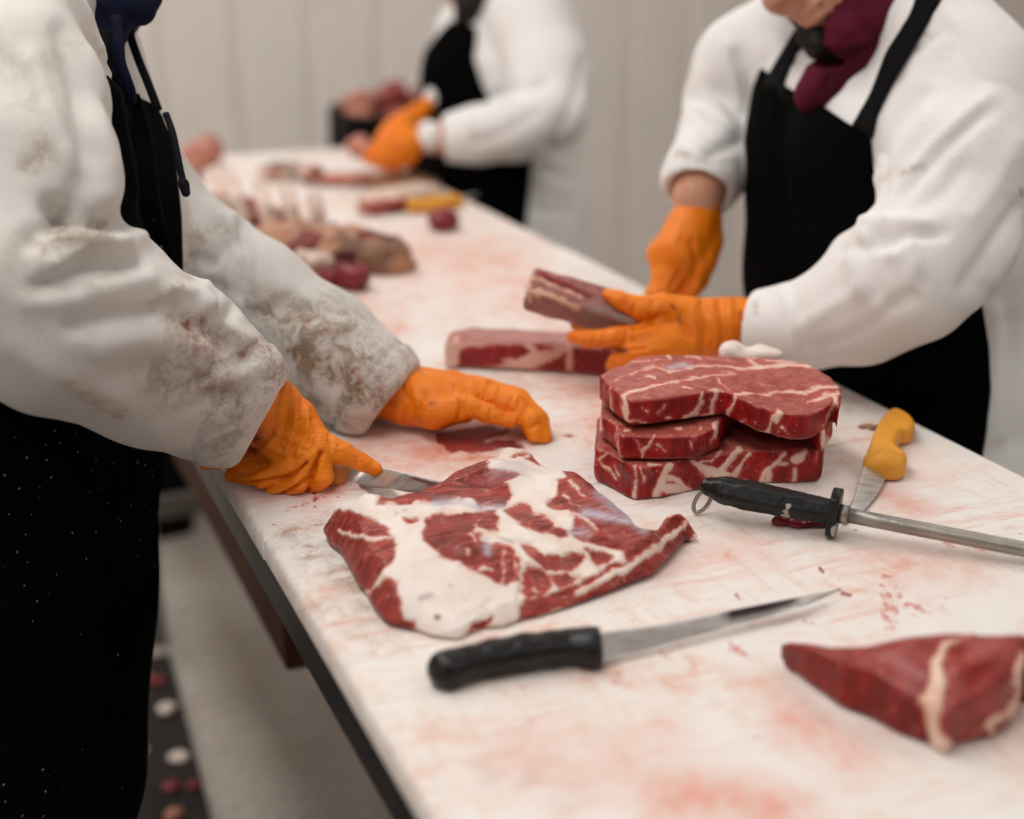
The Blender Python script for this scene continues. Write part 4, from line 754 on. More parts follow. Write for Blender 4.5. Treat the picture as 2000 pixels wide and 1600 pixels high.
# ------------------------------------------------------------------ people: helpers
def CH_(*pts): return [(D(x, y, d), r * d / FPX) for x, y, d, r in pts]
def patch(S, polys, out, inn, n, c, vox=None):                # cloth panel lying on a body surface, bounded by outlines
    R = Sdf.__new__(Sdf); R.lo, R.v, R.n = S.lo, S.v, S.n; R.g = np.full(S.n, .5, np.float32)
    i = np.argwhere(np.abs(S.g) < .035); p = S.lo + i * S.v; g = S.g[i[:, 0], i[:, 1], i[:, 2]]; px, d = proj(p)
    sd = np.full(len(p), -1e3)
    for q in polys: sd = np.maximum(sd, poly_sd(px[:, 0], px[:, 1], q))
    a = np.maximum(np.maximum(g - out, -(g + inn)), np.maximum(-sd * d / FPX, -((p - np.asarray(c)) @ np.asarray(n))))
    R.g[i[:, 0], i[:, 1], i[:, 2]] = a; return R
def sleeve(S, pts, k, cut_n=None, cuff=None, wall=.006, depth=.07):
    c = CH_(*pts); a, b = c[-2][0], c[-1][0]; n = unit(b - a) if cut_n is None else unit(cut_n)
    q = D(*cuff); S.chain(c, k, cut=(q, n), cut_all=True); r = c[-1][1]
    ax = unit(b - a); S.cone(q - ax * depth, q + ax * .05, r * .75, r - wall, 0, 'sub')
    return q, n, r
def glove(name, chains, parent, k=.006, vox=.0019, strokes=(), red=(), label=None):
    pr = [CH_(*c) for c in chains]; P = np.array([p for c in pr for p, r in c])
    S = Sdf(P.min(0) - .05, P.max(0) + .05, vox)
    for c in pr: S.chain(c, k)
    V, Q = S.mesh(); V = relax(V, Q, 1)
    if strokes: V = sculpt(V, Q, [(p, w, h * 1.5) for p, w, h in strokes])
    N = normals(V, Q); V = V + N * (.0006 * vnoise(V, 70, 5) + .0004 * vnoise(V, 150, 6))[:, None]
    V[:, 2] = np.where(V[:, 0] < XR, np.maximum(V[:, 2], TT + .001), V[:, 2])
    a = stroke_attr(V, Q, red) if red else np.zeros(len(V))
    o = obj(name, V, Q, M['glove'], parent, True, {'red': a})
    if label: o['label'] = label
    return o
def head(S, c, f, u, k=.012):
    f = unit(f); u = unit(u - f * (u @ f)); s = np.cross(f, u); A = (s, f, u); c = np.asarray(c)
    at = lambda a, b, z: c + s * a + f * b + u * z
    S.ell(at(0, -.01, .03), (.076, .094, .088), A, k); S.ell(at(0, .030, -.045), (.058, .056, .078), A, .02); S.ell(at(0, .064, -.105), (.026, .022, .020), A, .02)
    S.cone(at(0, .088, .012), at(0, .118, -.030), .008, .0135, .010); S.ell(at(.013, .104, -.034), (.010, .012, .009), A, .006); S.ell(at(-.013, .104, -.034), (.010, .012, .009), A, .006)
    S.ell(at(0, .088, -.060), (.026, .013, .0065), A, .004); S.ell(at(0, .086, -.074), (.023, .013, .0075), A, .004); S.ell(at(0, .082, .030), (.052, .016, .010), A, .012)
    for q in (-1, 1):
        S.ell(at(.032 * q, .092, .010), (.016, .012, .010), A, .008, 'sub'); S.ell(at(.078 * q, -.005, -.005), (.010, .022, .032), A, .006); S.ell(at(.042 * q, .062, -.028), (.024, .024, .022), A, .016)
    return at
def eyes(at, parent):
    for q in (-1, 1):
        c = at(.032 * q, .078, .008); S = Sdf(c - .016, c + .016, .0016); S.ell(c, (.0125,) * 3); V, Q = S.mesh(); obj('eye', V, Q, M['eye'], parent)
def legs(S, hips, feet, r0, r1, k=.03):
    for h, ft in zip(hips, feet):
        h, ft = np.asarray(h), np.asarray(ft); kn = (h + ft) / 2 + np.array([.0, 0, .02]); S.chain([(h, r0), (kn, r1 * 1.15), (ft + [0, 0, .09], r1)], k)
def boots(parent, feet, toe):
    t = unit(np.append(np.asarray(toe)[:2], 0)); s = np.array([-t[1], t[0], 0])
    for ft in feet:
        ft = np.array([ft[0], ft[1], 0.0]); S = Sdf(ft - [.25, .25, .02], ft + [.25, .25, .36], .006)
        S.cone(ft + [0, 0, .06], ft + [0, 0, .30], .058, .066); S.cone(ft - t * .03 + [0, 0, .05], ft + t * .15 + [0, 0, .045], .048, .046, .03); S.plane((0, 0, .001), (0, 0, -1)); S.plane((0, 0, .31), (0, 0, 1))
        obj('boot', *S.mesh(), M['boot'], parent)
def cord(name, pts, r, mat, parent, seg=10, flat=None, n=6):
    return obj(name, *tube(curve_pts([D(*p) for p in pts], n), r, seg, True, flat), M[mat], parent)
def cuff_band(V, N, q, n, w=.020, h=.0030):
    t = (V - q) @ n; rr = np.linalg.norm(V - q, axis=1) < .12
    return V + N * (rr * h * (sm(t, -w - .002, -w + .001) - .9 * np.exp(-((t + w + .002) / .0025) ** 2)))[:, None]

# ------------------------------------------------------------------ the worker on the left
def worker_left():
    root = empty('person', (-.13, 1.36, 0), 'worker in grimy white coat and black apron trimming the slab with a knife', 'person')
    VX = .0045
    fA, lA = np.array([.75, -.66, 0]), np.array([.66, .75, 0])
    near = CH_((30, 60, 1.30, 150), (-20, 230, 1.31, 235), (-30, 430, 1.31, 262), (-60, 640, 1.33, 258), (-85, 860, 1.35, 268), (-110, 1150, 1.36, 290), (-140, 1500, 1.36, 330))
    far = CH_((170, 110, 1.48, 105), (90, 260, 1.48, 225), (88, 440, 1.46, 262), (60, 640, 1.46, 255), (25, 860, 1.45, 262), (-10, 1150, 1.43, 280), (-45, 1500, 1.40, 310))
    P = np.array([p for p, r in near + far]); lo, hi = P.min(0) - .30, P.max(0) + .30; lo[2] = .40; hi[2] = 1.60
    S = Sdf(lo, hi, VX); S.chain(near, .04); S.chain(far, .04)
    S.chain(CH_((130, 60, 1.38, 70), (120, -10, 1.36, 75)), .03)
    To = Sdf.__new__(Sdf); To.lo, To.v, To.n, To.g = S.lo, S.v, S.n, S.g.copy()
    S.plane((0, 0, .47), (0, 0, -1))
    # near sleeve
    S.chain(CH_((-10, 40, 1.24, 150), (10, 200, 1.20, 172), (25, 330, 1.17, 196)), .03)
    S.chain(CH_((25, 330, 1.17, 196), (30, 540, 1.14, 190), (110, 620, 1.16, 180)), .01)
    S.chain(CH_((110, 620, 1.16, 180), (215, 655, 1.21, 172), (300, 700, 1.245, 160), (380, 745, 1.28, 138)), .02)
    S.chain(CH_((225, 505, 1.20, 58), (262, 508, 1.22, 46)), .02)                     # bunched elbow folds
    S.chain(CH_((300, 615, 1.24, 78), (350, 625, 1.26, 62), (392, 645, 1.27, 72)), .02)
    q1, n1, r1 = sleeve(S, [(330, 715, 1.26, 150), (430, 770, 1.30, 122), (560, 850, 1.36, 92)], .02, CR * .865 - CU * .505, (507, 819, 1.335))
    # far sleeve
    S.chain(CH_((190, 200, 1.56, 105), (290, 400, 1.55, 96), (390, 492, 1.54, 96)), .03)
    q2, n2, r2 = sleeve(S, [(390, 492, 1.54, 96), (500, 582, 1.53, 106), (620, 672, 1.52, 106), (720, 750, 1.50, 92), (800, 812, 1.49, 78)], .02, CR * .768 - CU * .64, (752, 776, 1.497))
    V, Q = S.mesh(); V = relax(V, Q, 3); N = normals(V, Q)
    V = V + N * (.0035 * vnoise(V, 14, 1) + .0016 * vnoise(V, 32, 2))[:, None]
    V = sculpt(V, Q, [([(190, 100), (205, 190), (222, 300), (215, 380)], 26, .008), ([(120, 60), (150, 170), (165, 300), (140, 400)], 22, -.006), ([(60, 120), (110, 260), (150, 330)], 22, .006), ([(0, 110), (60, 200), (100, 280)], 20, -.004),
                      ([(100, 400), (150, 415), (215, 440)], 20, -.018), ([(60, 470), (110, 430), (150, 400)], 20, -.010), ([(105, 520), (160, 480), (240, 470), (270, 470)], 20, .010), ([(90, 470), (150, 450), (200, 452)], 15, .006), ([(80, 560), (160, 520), (230, 520), (265, 510)], 16, -.010),
                      ([(60, 590), (140, 585), (220, 560), (290, 545)], 20, .006), ([(140, 640), (220, 620), (300, 610), (340, 585)], 16, -.008), ([(330, 570), (380, 575), (400, 600)], 16, .010), ([(340, 620), (400, 640), (440, 680)], 15, -.008), ([(200, 680), (300, 660), (400, 680)], 22, .004),
                      ([(400, 600), (440, 640), (500, 670)], 16, .005), ([(20, 680), (120, 740), (240, 790)], 30, .004), ([(430, 740), (490, 720), (530, 715)], 16, .005), ([(330, 820), (400, 780), (470, 770)], 18, -.005), ([(350, 770), (420, 730), (480, 700)], 16, -.004), ([(120, 800), (200, 740), (300, 720)], 24, -.004),
                      ([(360, 350), (385, 400), (370, 470)], 12, -.008), ([(400, 400), (440, 440), (430, 520), (400, 560)], 12, .007), ([(380, 500), (420, 520), (470, 470)], 12, -.007), ([(470, 440), (490, 500), (470, 580), (440, 620)], 10, -.008), ([(450, 430), (462, 490), (440, 560)], 12, .007), ([(500, 500), (505, 560), (480, 620)], 12, .006),
                      ([(480, 620), (560, 600), (640, 610)], 18, -.005), ([(560, 560), (620, 600), (690, 650)], 18, .004), ([(600, 700), (640, 740), (690, 770)], 20, -.005), ([(550, 690), (600, 650), (660, 640)], 16, .004), ([(700, 690), (680, 750), (690, 800)], 14, .004)])
    V = relax(V, Q, 2, .4); N = normals(V, Q); V = cuff_band(V, N, q1, n1); V = cuff_band(V, N, q2, n2)
    V[:, 2] = np.where(V[:, 0] > XL - .004, np.maximum(V[:, 2], TT + .002), V[:, 2])
    dirt = stroke_attr(V, Q, [([(75, 275), (85, 300), (60, 320)], 30, .55), ([(110, 450), (160, 470), (200, 450)], 26, .9), ([(90, 490), (110, 470)], 24, .7), ([(230, 540), (180, 560)], 20, .4), ([(360, 640), (420, 690), (400, 720)], 40, .8), ([(330, 740), (420, 770), (470, 800)], 55, .6), ([(440, 660), (480, 690)], 26, .7), ([(500, 690), (545, 720), (470, 840)], 24, .5),
                      ([(450, 880), (420, 870), (480, 820)], 40, .45), ([(230, 810), (130, 750)], 18, .4), ([(60, 560), (120, 560)], 24, .25), ([(0, 100), (60, 200)], 70, .18), ([(20, 520), (40, 460)], 20, .35), ([(40, 130), (150, 80)], 30, .2), ([(300, 600), (330, 560)], 20, .3),
                      ([(380, 470), (410, 460)], 22, .5), ([(440, 460), (430, 430)], 14, .5), ([(540, 620), (620, 640), (720, 690)], 50, .85), ([(580, 690), (660, 730), (720, 790)], 60, 1.0), ([(680, 740), (700, 760)], 30, 1.3), ([(740, 720), (780, 720)], 50, .8), ([(640, 600), (690, 640)], 30, .7), ([(500, 580), (560, 600)], 40, .35), ([(600, 780), (700, 820)], 30, .8), ([(460, 560), (480, 520)], 26, .2), ([(360, 560), (370, 500)], 16, .5)])
    red = stroke_attr(V, Q, [([(365, 620), (372, 660)], 10, .9), ([(390, 620), (400, 640)], 9, .8), ([(360, 690), (420, 670)], 22, .5), ([(500, 670), (530, 690)], 10, .7), ([(470, 690), (490, 690)], 8, .8), ([(400, 760), (450, 740)], 18, .45), ([(230, 810), (240, 800)], 8, .6), ([(140, 750), (145, 745)], 6, .7), ([(300, 430), (320, 500)], 8, .2), ([(685, 742), (695, 752)], 16, .7), ([(580, 690), (590, 700)], 10, .7), ([(620, 650), (640, 640)], 10, .6), ([(745, 745), (720, 800)], 12, .6), ([(600, 630), (605, 625)], 7, .6)])
    obj('coat', V, Q, M['coat_worn'], root, True, {'dirt': dirt, 'red': red})
    # apron: bib and skirt in one piece
    bib = [(204, 138), (213, 150), (228, 165), (262, 186), (300, 203), (318, 212), (326, 230), (343, 300), (355, 420), (358, 520), (356, 600), (352, 760), (380, 1000), (400, 1800), (-700, 1800), (-700, 690), (0, 690), (60, 560), (110, 300), (172, 262), (196, 200)]
    c0 = D(20, 500, 1.40)
    Ap = patch(To, [bib], .007, .010, unit(fA * .25 - CF * .95), c0 + CF * .03); Ap.plane((0, 0, .55), (0, 0, -1))
    V, Q = Ap.mesh(); V = relax(V, Q, 2)
    V = sculpt(V, Q, [([(262, 190), (285, 270), (300, 400), (325, 520)], 9, .006), ([(225, 180), (245, 280), (265, 380)], 10, .004), ([(245, 180), (262, 280), (280, 420)], 8, -.004), ([(290, 400), (310, 470), (345, 545)], 8, .005), ([(270, 860), (275, 960), (285, 1100)], 14, .004), ([(150, 900), (160, 1200), (140, 1500)], 40, .006)])
    obj('apron', V, Q, M['apron'], root)
    cord('apron_strap', [(204, 60, 1.33, ), (199, 95, 1.325), (203, 120, 1.33), (214, 155, 1.335)], .007, 'strap', root, 8, .4)
    cord('apron_strap', [(252, 40, 1.42), (255, 70, 1.415), (268, 110, 1.41), (290, 165, 1.405), (309, 215, 1.40)], .0042, 'strap', root, 8, .6)
    # hood, its cords, body, legs
    S = Sdf(D(210, -120, 1.42) - .30, D(210, -120, 1.42) + .30, .005); hc = D(262, -300, 1.42); fw = unit(CR * .80 - CU * .50 - CF * .2); up = CU * .85 + CR * .5
    hat = lambda a, b, z: hc + np.cross(fw, unit(up - fw * (up @ fw))) * a + fw * b + unit(up - fw * (up @ fw)) * z
    S.ell(hat(0, -.025, .015), (.10, .115, .12), (np.cross(fw, unit(up - fw * (up @ fw))), fw, unit(up - fw * (up @ fw))), .02); S.plane(hat(0, .055, 0), fw)
    S.chain(CH_((170, -110, 1.43, 140), (162, -20, 1.43, 122), (190, 40, 1.39, 56), (212, 90, 1.375, 30)), .02); S.chain(CH_((224, 4, 1.375, 24), (252, 14, 1.385, 22), (280, 26, 1.395, 18), (294, -4, 1.405, 18), (308, -50, 1.42, 20)), .012); S.chain(CH_((262, -6, 1.40, 24), (258, -50, 1.42, 36)), .012)
    S.chain(CH_((196, 20, 1.375, 24), (215, 110, 1.372, 16), (238, 180, 1.375, 12)), .01)
    V, Q = S.mesh(); V = sculpt(relax(V, Q, 1), Q, [([(205, 0), (225, 30), (245, 45)], 6, .004), ([(190, 10), (215, 50)], 6, -.004)]); obj('hood', V, Q, M['navy'], root)
    cord('drawstring', [(226, 30, 1.36), (231, 80, 1.352), (234, 120, 1.35), (244, 150, 1.352), (254, 178, 1.36), (256, 200, 1.372)], .0055, 'navy', root, 8, .5)
    ds = cord('drawstring', [(324, 222, 1.36), (336, 255, 1.352), (344, 290, 1.348), (352, 330, 1.345), (357, 352, 1.345)], .0034, 'cord', root, 8, .8)
    S = Sdf(D(361, 368, 1.345) - .03, D(361, 368, 1.345) + .03, .0016); S.chain(CH_((355, 348, 1.345, 6), (359, 360, 1.345, 9), (363, 376, 1.345, 9)), .004); o = obj('cord_end', *S.mesh(), M['cord'], ds)
    B = Sdf([-.65, .85, 0], [.45, 1.95, 1.75], .007); at = head(B, hc, fw, up); B.cone(hat(0, -.02, -.06), D(150, 0, 1.43), .052, .052, .03)
    for c in (near, far): B.chain(c[1:], .04, grow=-.022)
    B.chain(CH_((-10, 60, 1.24, 110), (30, 500, 1.15, 95), (440, 775, 1.31, 44), (540, 835, 1.345, 36)), .02); B.chain(CH_((200, 210, 1.55, 75), (360, 480, 1.54, 65), (740, 765, 1.505, 42), (830, 780, 1.488, 36)), .02)
    hips = [(-.15, 1.28, .72), (-.06, 1.46, .72)]; feet = [(-.12, 1.22, .08), (.0, 1.55, .08)]; legs(B, hips, feet, .085, .05); B.plane((0, 0, .03), (0, 0, -1))
    V, Q = B.mesh(); body = obj('body', V, Q, M['skin'], root); eyes(at, root)
    L = Sdf([-.45, .95, 0], [.3, 1.85, .8], .008); legs(L, hips, feet, .105, .072, .03); L.plane((0, 0, .10), (0, 0, -1)); obj('trousers', *L.mesh(), M['trouser'], root); boots(root, feet, fA)
    S = Sdf(at(0, .05, -.09) - .1, at(0, .05, -.09) + .1, .0025); S.ell(at(0, .058, -.104), (.036, .034, .030), None, 0); V, Q = S.mesh(); V = V + normals(V, Q) * (.003 * vnoise(V, 120, 3))[:, None]; obj('beard_or_hood_shade', V, Q, M['beard_or_hood_shade'], root)
    # gloves
    glove('glove', [[(440, 772, 1.315, 62), (500, 800, 1.33, 66), (535, 800, 1.338, 60), (575, 818, 1.338, 44), (620, 862, 1.335, 29)], [(480, 840, 1.335, 50), (545, 850, 1.335, 46), (598, 888, 1.328, 27)], [(455, 880, 1.35, 26), (520, 890, 1.345, 30), (566, 905, 1.330, 25)],
                    [(480, 868, 1.35, 30), (425, 898, 1.34, 19), (400, 908, 1.335, 12)], [(620, 862, 1.332, 27), (668, 884, 1.335, 22), (705, 903, 1.337, 18), (735, 918, 1.338, 13.5)], [(622, 876, 1.330, 24), (631, 930, 1.332, 20), (610, 962, 1.345, 16), (590, 950, 1.37, 15)],
                    [(600, 890, 1.326, 25), (582, 942, 1.328, 21), (535, 962, 1.342, 17), (520, 950, 1.365, 15)], [(568, 904, 1.328, 24), (512, 932, 1.332, 21), (455, 926, 1.350, 17)], [(545, 830, 1.37, 30), (610, 880, 1.40, 22), (665, 900, 1.405, 18), (690, 912, 1.40, 14)]], root, .0026, .0018,
          [([(475, 870), (520, 905), (470, 925)], 6, -.003), ([(600, 905), (560, 935), (480, 948)], 4, -.005), ([(628, 885), (606, 935), (545, 972)], 4, -.005), ([(560, 750), (545, 800), (540, 850), (500, 890)], 5, .0018), ([(580, 775), (575, 830), (560, 880)], 4, .0018), ([(600, 800), (600, 850), (580, 890)], 4, .0018), ([(570, 765), (562, 820), (545, 870)], 4, -.0016), ([(590, 790), (590, 840), (570, 885)], 4, -.0016), ([(530, 850), (570, 870), (600, 880)], 4, -.0014), ([(520, 870), (560, 890)], 4, .0015),
           ([(610, 820), (620, 850), (605, 885)], 4, -.0014), ([(660, 870), (655, 890)], 3, -.0012), ([(640, 862), (648, 880)], 3, -.0016), ([(700, 893), (694, 910)], 3, -.0008), ([(643, 850), (650, 868)], 4, -.002), ([(735, 908), (742, 918)], 5, .001)],
          [([(490, 880), (500, 860)], 22, 1.0), ([(450, 925), (470, 930)], 14, .5), ([(520, 900), (480, 905)], 10, .5), ([(605, 960), (612, 965)], 8, .4)])
    glove('glove', [[(715, 745, 1.508, 50), (755, 764, 1.50, 52), (800, 778, 1.49, 54), (850, 784, 1.482, 55), (900, 780, 1.477, 46), (938, 770, 1.478, 33)], [(790, 745, 1.51, 34), (880, 756, 1.505, 32), (925, 760, 1.505, 26)],
                    [(938, 772, 1.474, 28), (1000, 793, 1.468, 24), (1035, 822, 1.460, 21), (1044, 850, 1.456, 16)], [(938, 762, 1.488, 28), (1010, 782, 1.482, 24), (1052, 822, 1.470, 20), (1064, 856, 1.463, 15)], [(925, 760, 1.503, 26), (1000, 775, 1.50, 21), (1045, 812, 1.487, 18), (1062, 846, 1.478, 14)], [(910, 760, 1.518, 23), (975, 772, 1.515, 19), (1022, 806, 1.503, 16), (1036, 832, 1.497, 13)],
                    [(850, 805, 1.462, 36), (895, 797, 1.452, 25), (912, 794, 1.449, 21), (955, 808, 1.449, 18.5), (998, 824, 1.452, 13.5)]], root, .0045, .0019,
          [([(1000, 775), (985, 812)], 3, -.0015), ([(1030, 795), (1012, 822)], 3, -.0018), ([(1052, 826), (1035, 838)], 3, -.0016), ([(915, 782), (905, 808)], 3, -.0014), ([(940, 790), (932, 815)], 3, -.001), ([(960, 798), (952, 822)], 3, -.0012), ([(900, 790), (890, 830)], 5, -.003), ([(885, 745), (900, 790)], 4, .0015), ([(905, 740), (915, 775)], 4, -.0014), ([(920, 742), (930, 770)], 4, .0014), ([(780, 740), (800, 790), (790, 820)], 6, -.002), ([(800, 730), (815, 790)], 5, .0015), ([(860, 730), (870, 742)], 5, .001), ([(1010, 775), (1000, 800)], 3, .0012), ([(955, 750), (948, 775)], 3, -.0012), ([(970, 755), (962, 780)], 3, .001)],
          [([(790, 770), (770, 790)], 10, .35), ([(860, 838), (920, 828)], 8, .4), ([(840, 788), (852, 786)], 3, .9)])
    return root
worker_left()
# the knife in the worker's grip
tk = empty('boning_knife', D(620, 920, 1.365), 'tan handled knife gripped in the orange glove, blade cutting into the slab', 'knife')
S = Sdf(D(600, 920, 1.37) - .12, D(600, 920, 1.37) + .12, .0016); S.chain(CH_((520, 880, 1.385, 22), (600, 905, 1.372, 26), (640, 925, 1.362, 27), (652, 930, 1.360, 28)), .004); S.cone(D(652, 925, 1.36), D(665, 918, 1.362), .0125, .009, .004)
sdf_obj('handle', S, M['handle_wood'], tk, 1)
blade('blade', [D(664, 903, 1.362), D(740, 916, 1.360), T(790, 926, TT + .050), T(836, 938, TT + .040), T(900, 948, TT + .032)], [D(640, 950, 1.358), D(700, 951, 1.352), T(760, 955, TT + .030), T(806, 962, TT + .024), T(880, 962, TT + .024)], .0022, tk, [([(720, 935), (800, 950)], 26, .22)])
# ------------------------------------------------------------------ the worker on the right
def worker_right():
    root = empty('person', (1.25, 1.72, 0), 'bent worker in clean white coat and maroon hood holding a bar of meat', 'person')
    fB = unit(CR * -.72 - np.array([CF[0], CF[1], 0]) * .69 / np.linalg.norm(CF[:2]))
    near = CH_((1810, 120, 1.68, 110), (1765, 300, 1.68, 195), (1800, 530, 1.67, 205), (1850, 760, 1.68, 175), (1870, 1000, 1.69, 172), (1880, 1250, 1.70, 172))
    far = CH_((1570, 100, 1.82, 95), (1665, 300, 1.80, 190), (1680, 530, 1.78, 200), (1795, 760, 1.78, 172), (1825, 1000, 1.79, 170), (1835, 1250, 1.80, 170))
    P = np.array([p for p, r in near + far]); lo, hi = P.min(0) - .36, P.max(0) + .34; lo[2] = .45; hi[2] = 1.62
    S = Sdf(lo, hi, .0048); S.chain(near, .04); S.chain(far, .04); S.chain(CH_((1730, 40, 1.82, 80), (1695, 175, 1.78, 105)), .05)
    To = Sdf.__new__(Sdf); To.lo, To.v, To.n, To.g = S.lo, S.v, S.n, S.g.copy()
    S.chain(CH_((1870, 480, 1.76, 190), (1900, 700, 1.80, 150), (1925, 1000, 1.80, 165), (1930, 1250, 1.80, 170)), .04)        # coat skirt behind
    S.plane((0, 0, .55), (0, 0, -1))
    # far sleeve, rolled cuff
    S.chain(CH_((1530, 70, 1.86, 90), (1462, 130, 1.90, 100), (1430, 200, 1.96, 92)), .03)
    q1, n1, r1 = sleeve(S, [(1430, 200, 1.96, 90), (1408, 270, 1.90, 80), (1378, 335, 1.83, 72), (1355, 400, 1.79, 70)], .02, -CU * .9 - CF * .35 - CR * .22, (1362, 372, 1.80), .008, .05)
    a = CH_((1383, 325, 1.84, 76), (1368, 352, 1.81, 77)); S.cone(a[0][0], a[1][0], a[0][1], a[1][1], .004, cut=(q1, n1)); x1 = unit(a[1][0] - a[0][0]); S.cone(q1 - x1 * .04, q1 + x1 * .05, r1 - .012, r1 - .006, 0, 'sub')
    # near sleeve, turned-back cuff
    S.chain(CH_((1830, 80, 1.62, 120), (1880, 180, 1.60, 145), (1880, 330, 1.55, 150)), .03)
    S.chain(CH_((1880, 330, 1.55, 148), (1840, 470, 1.52, 138), (1770, 540, 1.51, 130)), .012)
    S.chain(CH_((1722, 452, 1.52, 30), (1760, 462, 1.51, 34)), .02); S.chain(CH_((1660, 490, 1.55, 36), (1700, 505, 1.53, 40)), .02)
    q2, n2, r2 = sleeve(S, [(1770, 545, 1.51, 132), (1680, 600, 1.545, 110), (1580, 632, 1.58, 84), (1430, 640, 1.61, 64)], .02, (q_ := D(1440, 632, 1.61) - D(1560, 640, 1.585)), (1462, 640, 1.608), .007, .06)
    nn = unit(D(1430, 640, 1.61) - D(1560, 628, 1.585)); ca, cb = D(1545, 632, 1.588), D(1450, 640, 1.61)
    S.cone(ca, cb, 84 * 1.588 / FPX, 70 * 1.61 / FPX, .003, cut=(q2, n2)); S.cone(q2 - n2 * .045, q2 + n2 * .05, r2 * .8, r2 - .004, 0, 'sub')
    V, Q = S.mesh(); V = relax(V, Q, 3); N = normals(V, Q); V = V + N * (.003 * vnoise(V, 14, 21) + .0007 * vnoise(V, 30, 22))[:, None]
    V = sculpt(V, Q, [([(1720, 480), (1760, 380), (1840, 290), (1920, 220)], 12, -.010), ([(1730, 440), (1770, 350), (1850, 265), (1930, 190)], 14, .006), ([(1710, 300), (1740, 250), (1800, 180)], 12, -.006), ([(1715, 350), (1760, 290), (1810, 220)], 12, .004), ([(1730, 300), (1725, 380), (1712, 460)], 8, -.007),
                      ([(1690, 435), (1740, 430), (1800, 440)], 13, .010), ([(1685, 460), (1720, 480), (1740, 500)], 12, .008), ([(1700, 468), (1760, 462), (1840, 455)], 10, -.009), ([(1650, 490), (1700, 478), (1740, 480), (1760, 462)], 10, -.008), ([(1658, 490), (1668, 525), (1680, 560)], 12, .007), ([(1685, 495), (1700, 535), (1715, 575)], 14, -.006), ([(1770, 470), (1785, 510), (1790, 560)], 14, .008), ([(1740, 600), (1780, 580), (1795, 550)], 14, -.006),
                      ([(1560, 640), (1620, 600), (1680, 570)], 14, .004), ([(1600, 680), (1680, 650), (1740, 610)], 14, -.003), ([(1540, 545), (1560, 610), (1572, 690)], 5, -.006), ([(1525, 560), (1545, 620), (1555, 690)], 6, .004), ([(1470, 580), (1478, 605), (1470, 625)], 4, -.003),
                      ([(1820, 40), (1850, 60), (1880, 110), (1905, 150), (1920, 155), (1970, 165), (2000, 190)], 4, -.003), ([(1840, 20), (1868, 45)], 5, .005), ([(1760, 100), (1800, 90), (1840, 60)], 7, -.005), ([(1790, 400), (1840, 380), (1880, 330)], 20, -.006), ([(1900, 420), (1950, 350), (1990, 280)], 22, .005), ([(1880, 560), (1940, 470), (1990, 400)], 12, -.006), ([(1900, 600), (1960, 520), (2000, 460)], 12, .005),
                      ([(1440, 110), (1460, 170), (1475, 230)], 12, -.007), ([(1420, 90), (1440, 150), (1450, 200)], 12, .006), ([(1400, 180), (1430, 220), (1470, 250)], 10, -.006), ([(1360, 150), (1390, 200), (1430, 240)], 10, .005), ([(1345, 220), (1400, 250), (1450, 280)], 10, .005), ([(1350, 190), (1390, 230)], 8, -.006), ([(1390, 300), (1430, 280), (1460, 270)], 12, -.009), ([(1490, 60), (1500, 100), (1495, 140)], 8, -.004), ([(1320, 310), (1360, 318), (1420, 320)], 5, -.005),
                      ([(1578, 190), (1630, 150), (1695, 105)], 4, .006), ([(1690, 120), (1680, 160), (1672, 200)], 4, -.004), ([(1600, 195), (1640, 175), (1690, 160)], 6, -.003), ([(1560, 100), (1545, 150), (1560, 170)], 6, .004), ([(1940, 600), (1950, 700), (1945, 850)], 16, .006), ([(1975, 620), (1985, 720), (1980, 860)], 16, -.006), ([(1920, 560), (1945, 590), (1970, 570)], 8, -.006)])
    V = relax(V, Q, 3, .5); z = np.zeros(len(V)); dirt = stroke_attr(V, Q, [([(1325, 300), (1340, 305)], 8, .8), ([(1760, 335), (1800, 325)], 10, .35), ([(1474, 590), (1476, 610)], 5, .6), ([(1690, 300), (1720, 340)], 12, .15), ([(1830, 120), (1860, 80)], 30, .1), ([(1995, 370), (2000, 380)], 6, .8)])
    obj('coat', V, Q, M['coat'], root, True, {'dirt': dirt, 'red': z})
    # apron and its straps
    nB = unit(fB * .5 - CF * .8); c0 = D(1700, 400, 1.74)
    bib = [(1485, 130), (1530, 165), (1575, 190), (1620, 215), (1655, 240), (1668, 246), (1700, 265), (1704, 290), (1706, 330), (1716, 350), (1760, 420), (1840, 500), (1888, 520), (1918, 590), (1932, 680), (1936, 760), (1926, 850), (1918, 900), (1930, 1700), (1300, 1700), (1300, 600), (1400, 400), (1440, 250), (1470, 170)]
    Ap = patch(To, [bib], .008, .010, nB, c0 + CF * .07); Ap.plane((0, 0, .50), (0, 0, -1)); V, Q = Ap.mesh(); V = relax(V, Q, 2)
    V = sculpt(V, Q, [([(1510, 180), (1500, 300), (1510, 450), (1520, 540)], 8, .005), ([(1530, 200), (1525, 320), (1540, 480)], 8, -.005), ([(1500, 190), (1490, 300), (1490, 420)], 7, -.004), ([(1550, 350), (1570, 450), (1600, 530)], 10, .004), ([(1850, 620), (1840, 740), (1850, 860)], 16, .004), ([(1630, 240), (1640, 260), (1625, 280)], 6, -.002)])
    obj('apron', V, Q, M['apron_clean'], root)
    St = patch(To, [[(1485, 170), (1520, 110), (1550, 60), (1575, 30), (1590, 60), (1555, 110), (1532, 160), (1540, 200)]], .009, .004, nB, c0 + CF * .07); V, Q = St.mesh(); obj('apron_strap', relax(V, Q, 1), Q, M['strap'], root)
    S2 = patch(S, [[(1660, 250), (1700, 180), (1730, 100), (1775, 30), (1800, -40), (1870, -40), (1840, 0), (1790, 85), (1740, 170), (1715, 225), (1704, 275)]], .006, .004, nB, c0 + CF * .07); V, Q = S2.mesh(); obj('apron_strap', relax(V, Q, 1), Q, M['strap'], root)
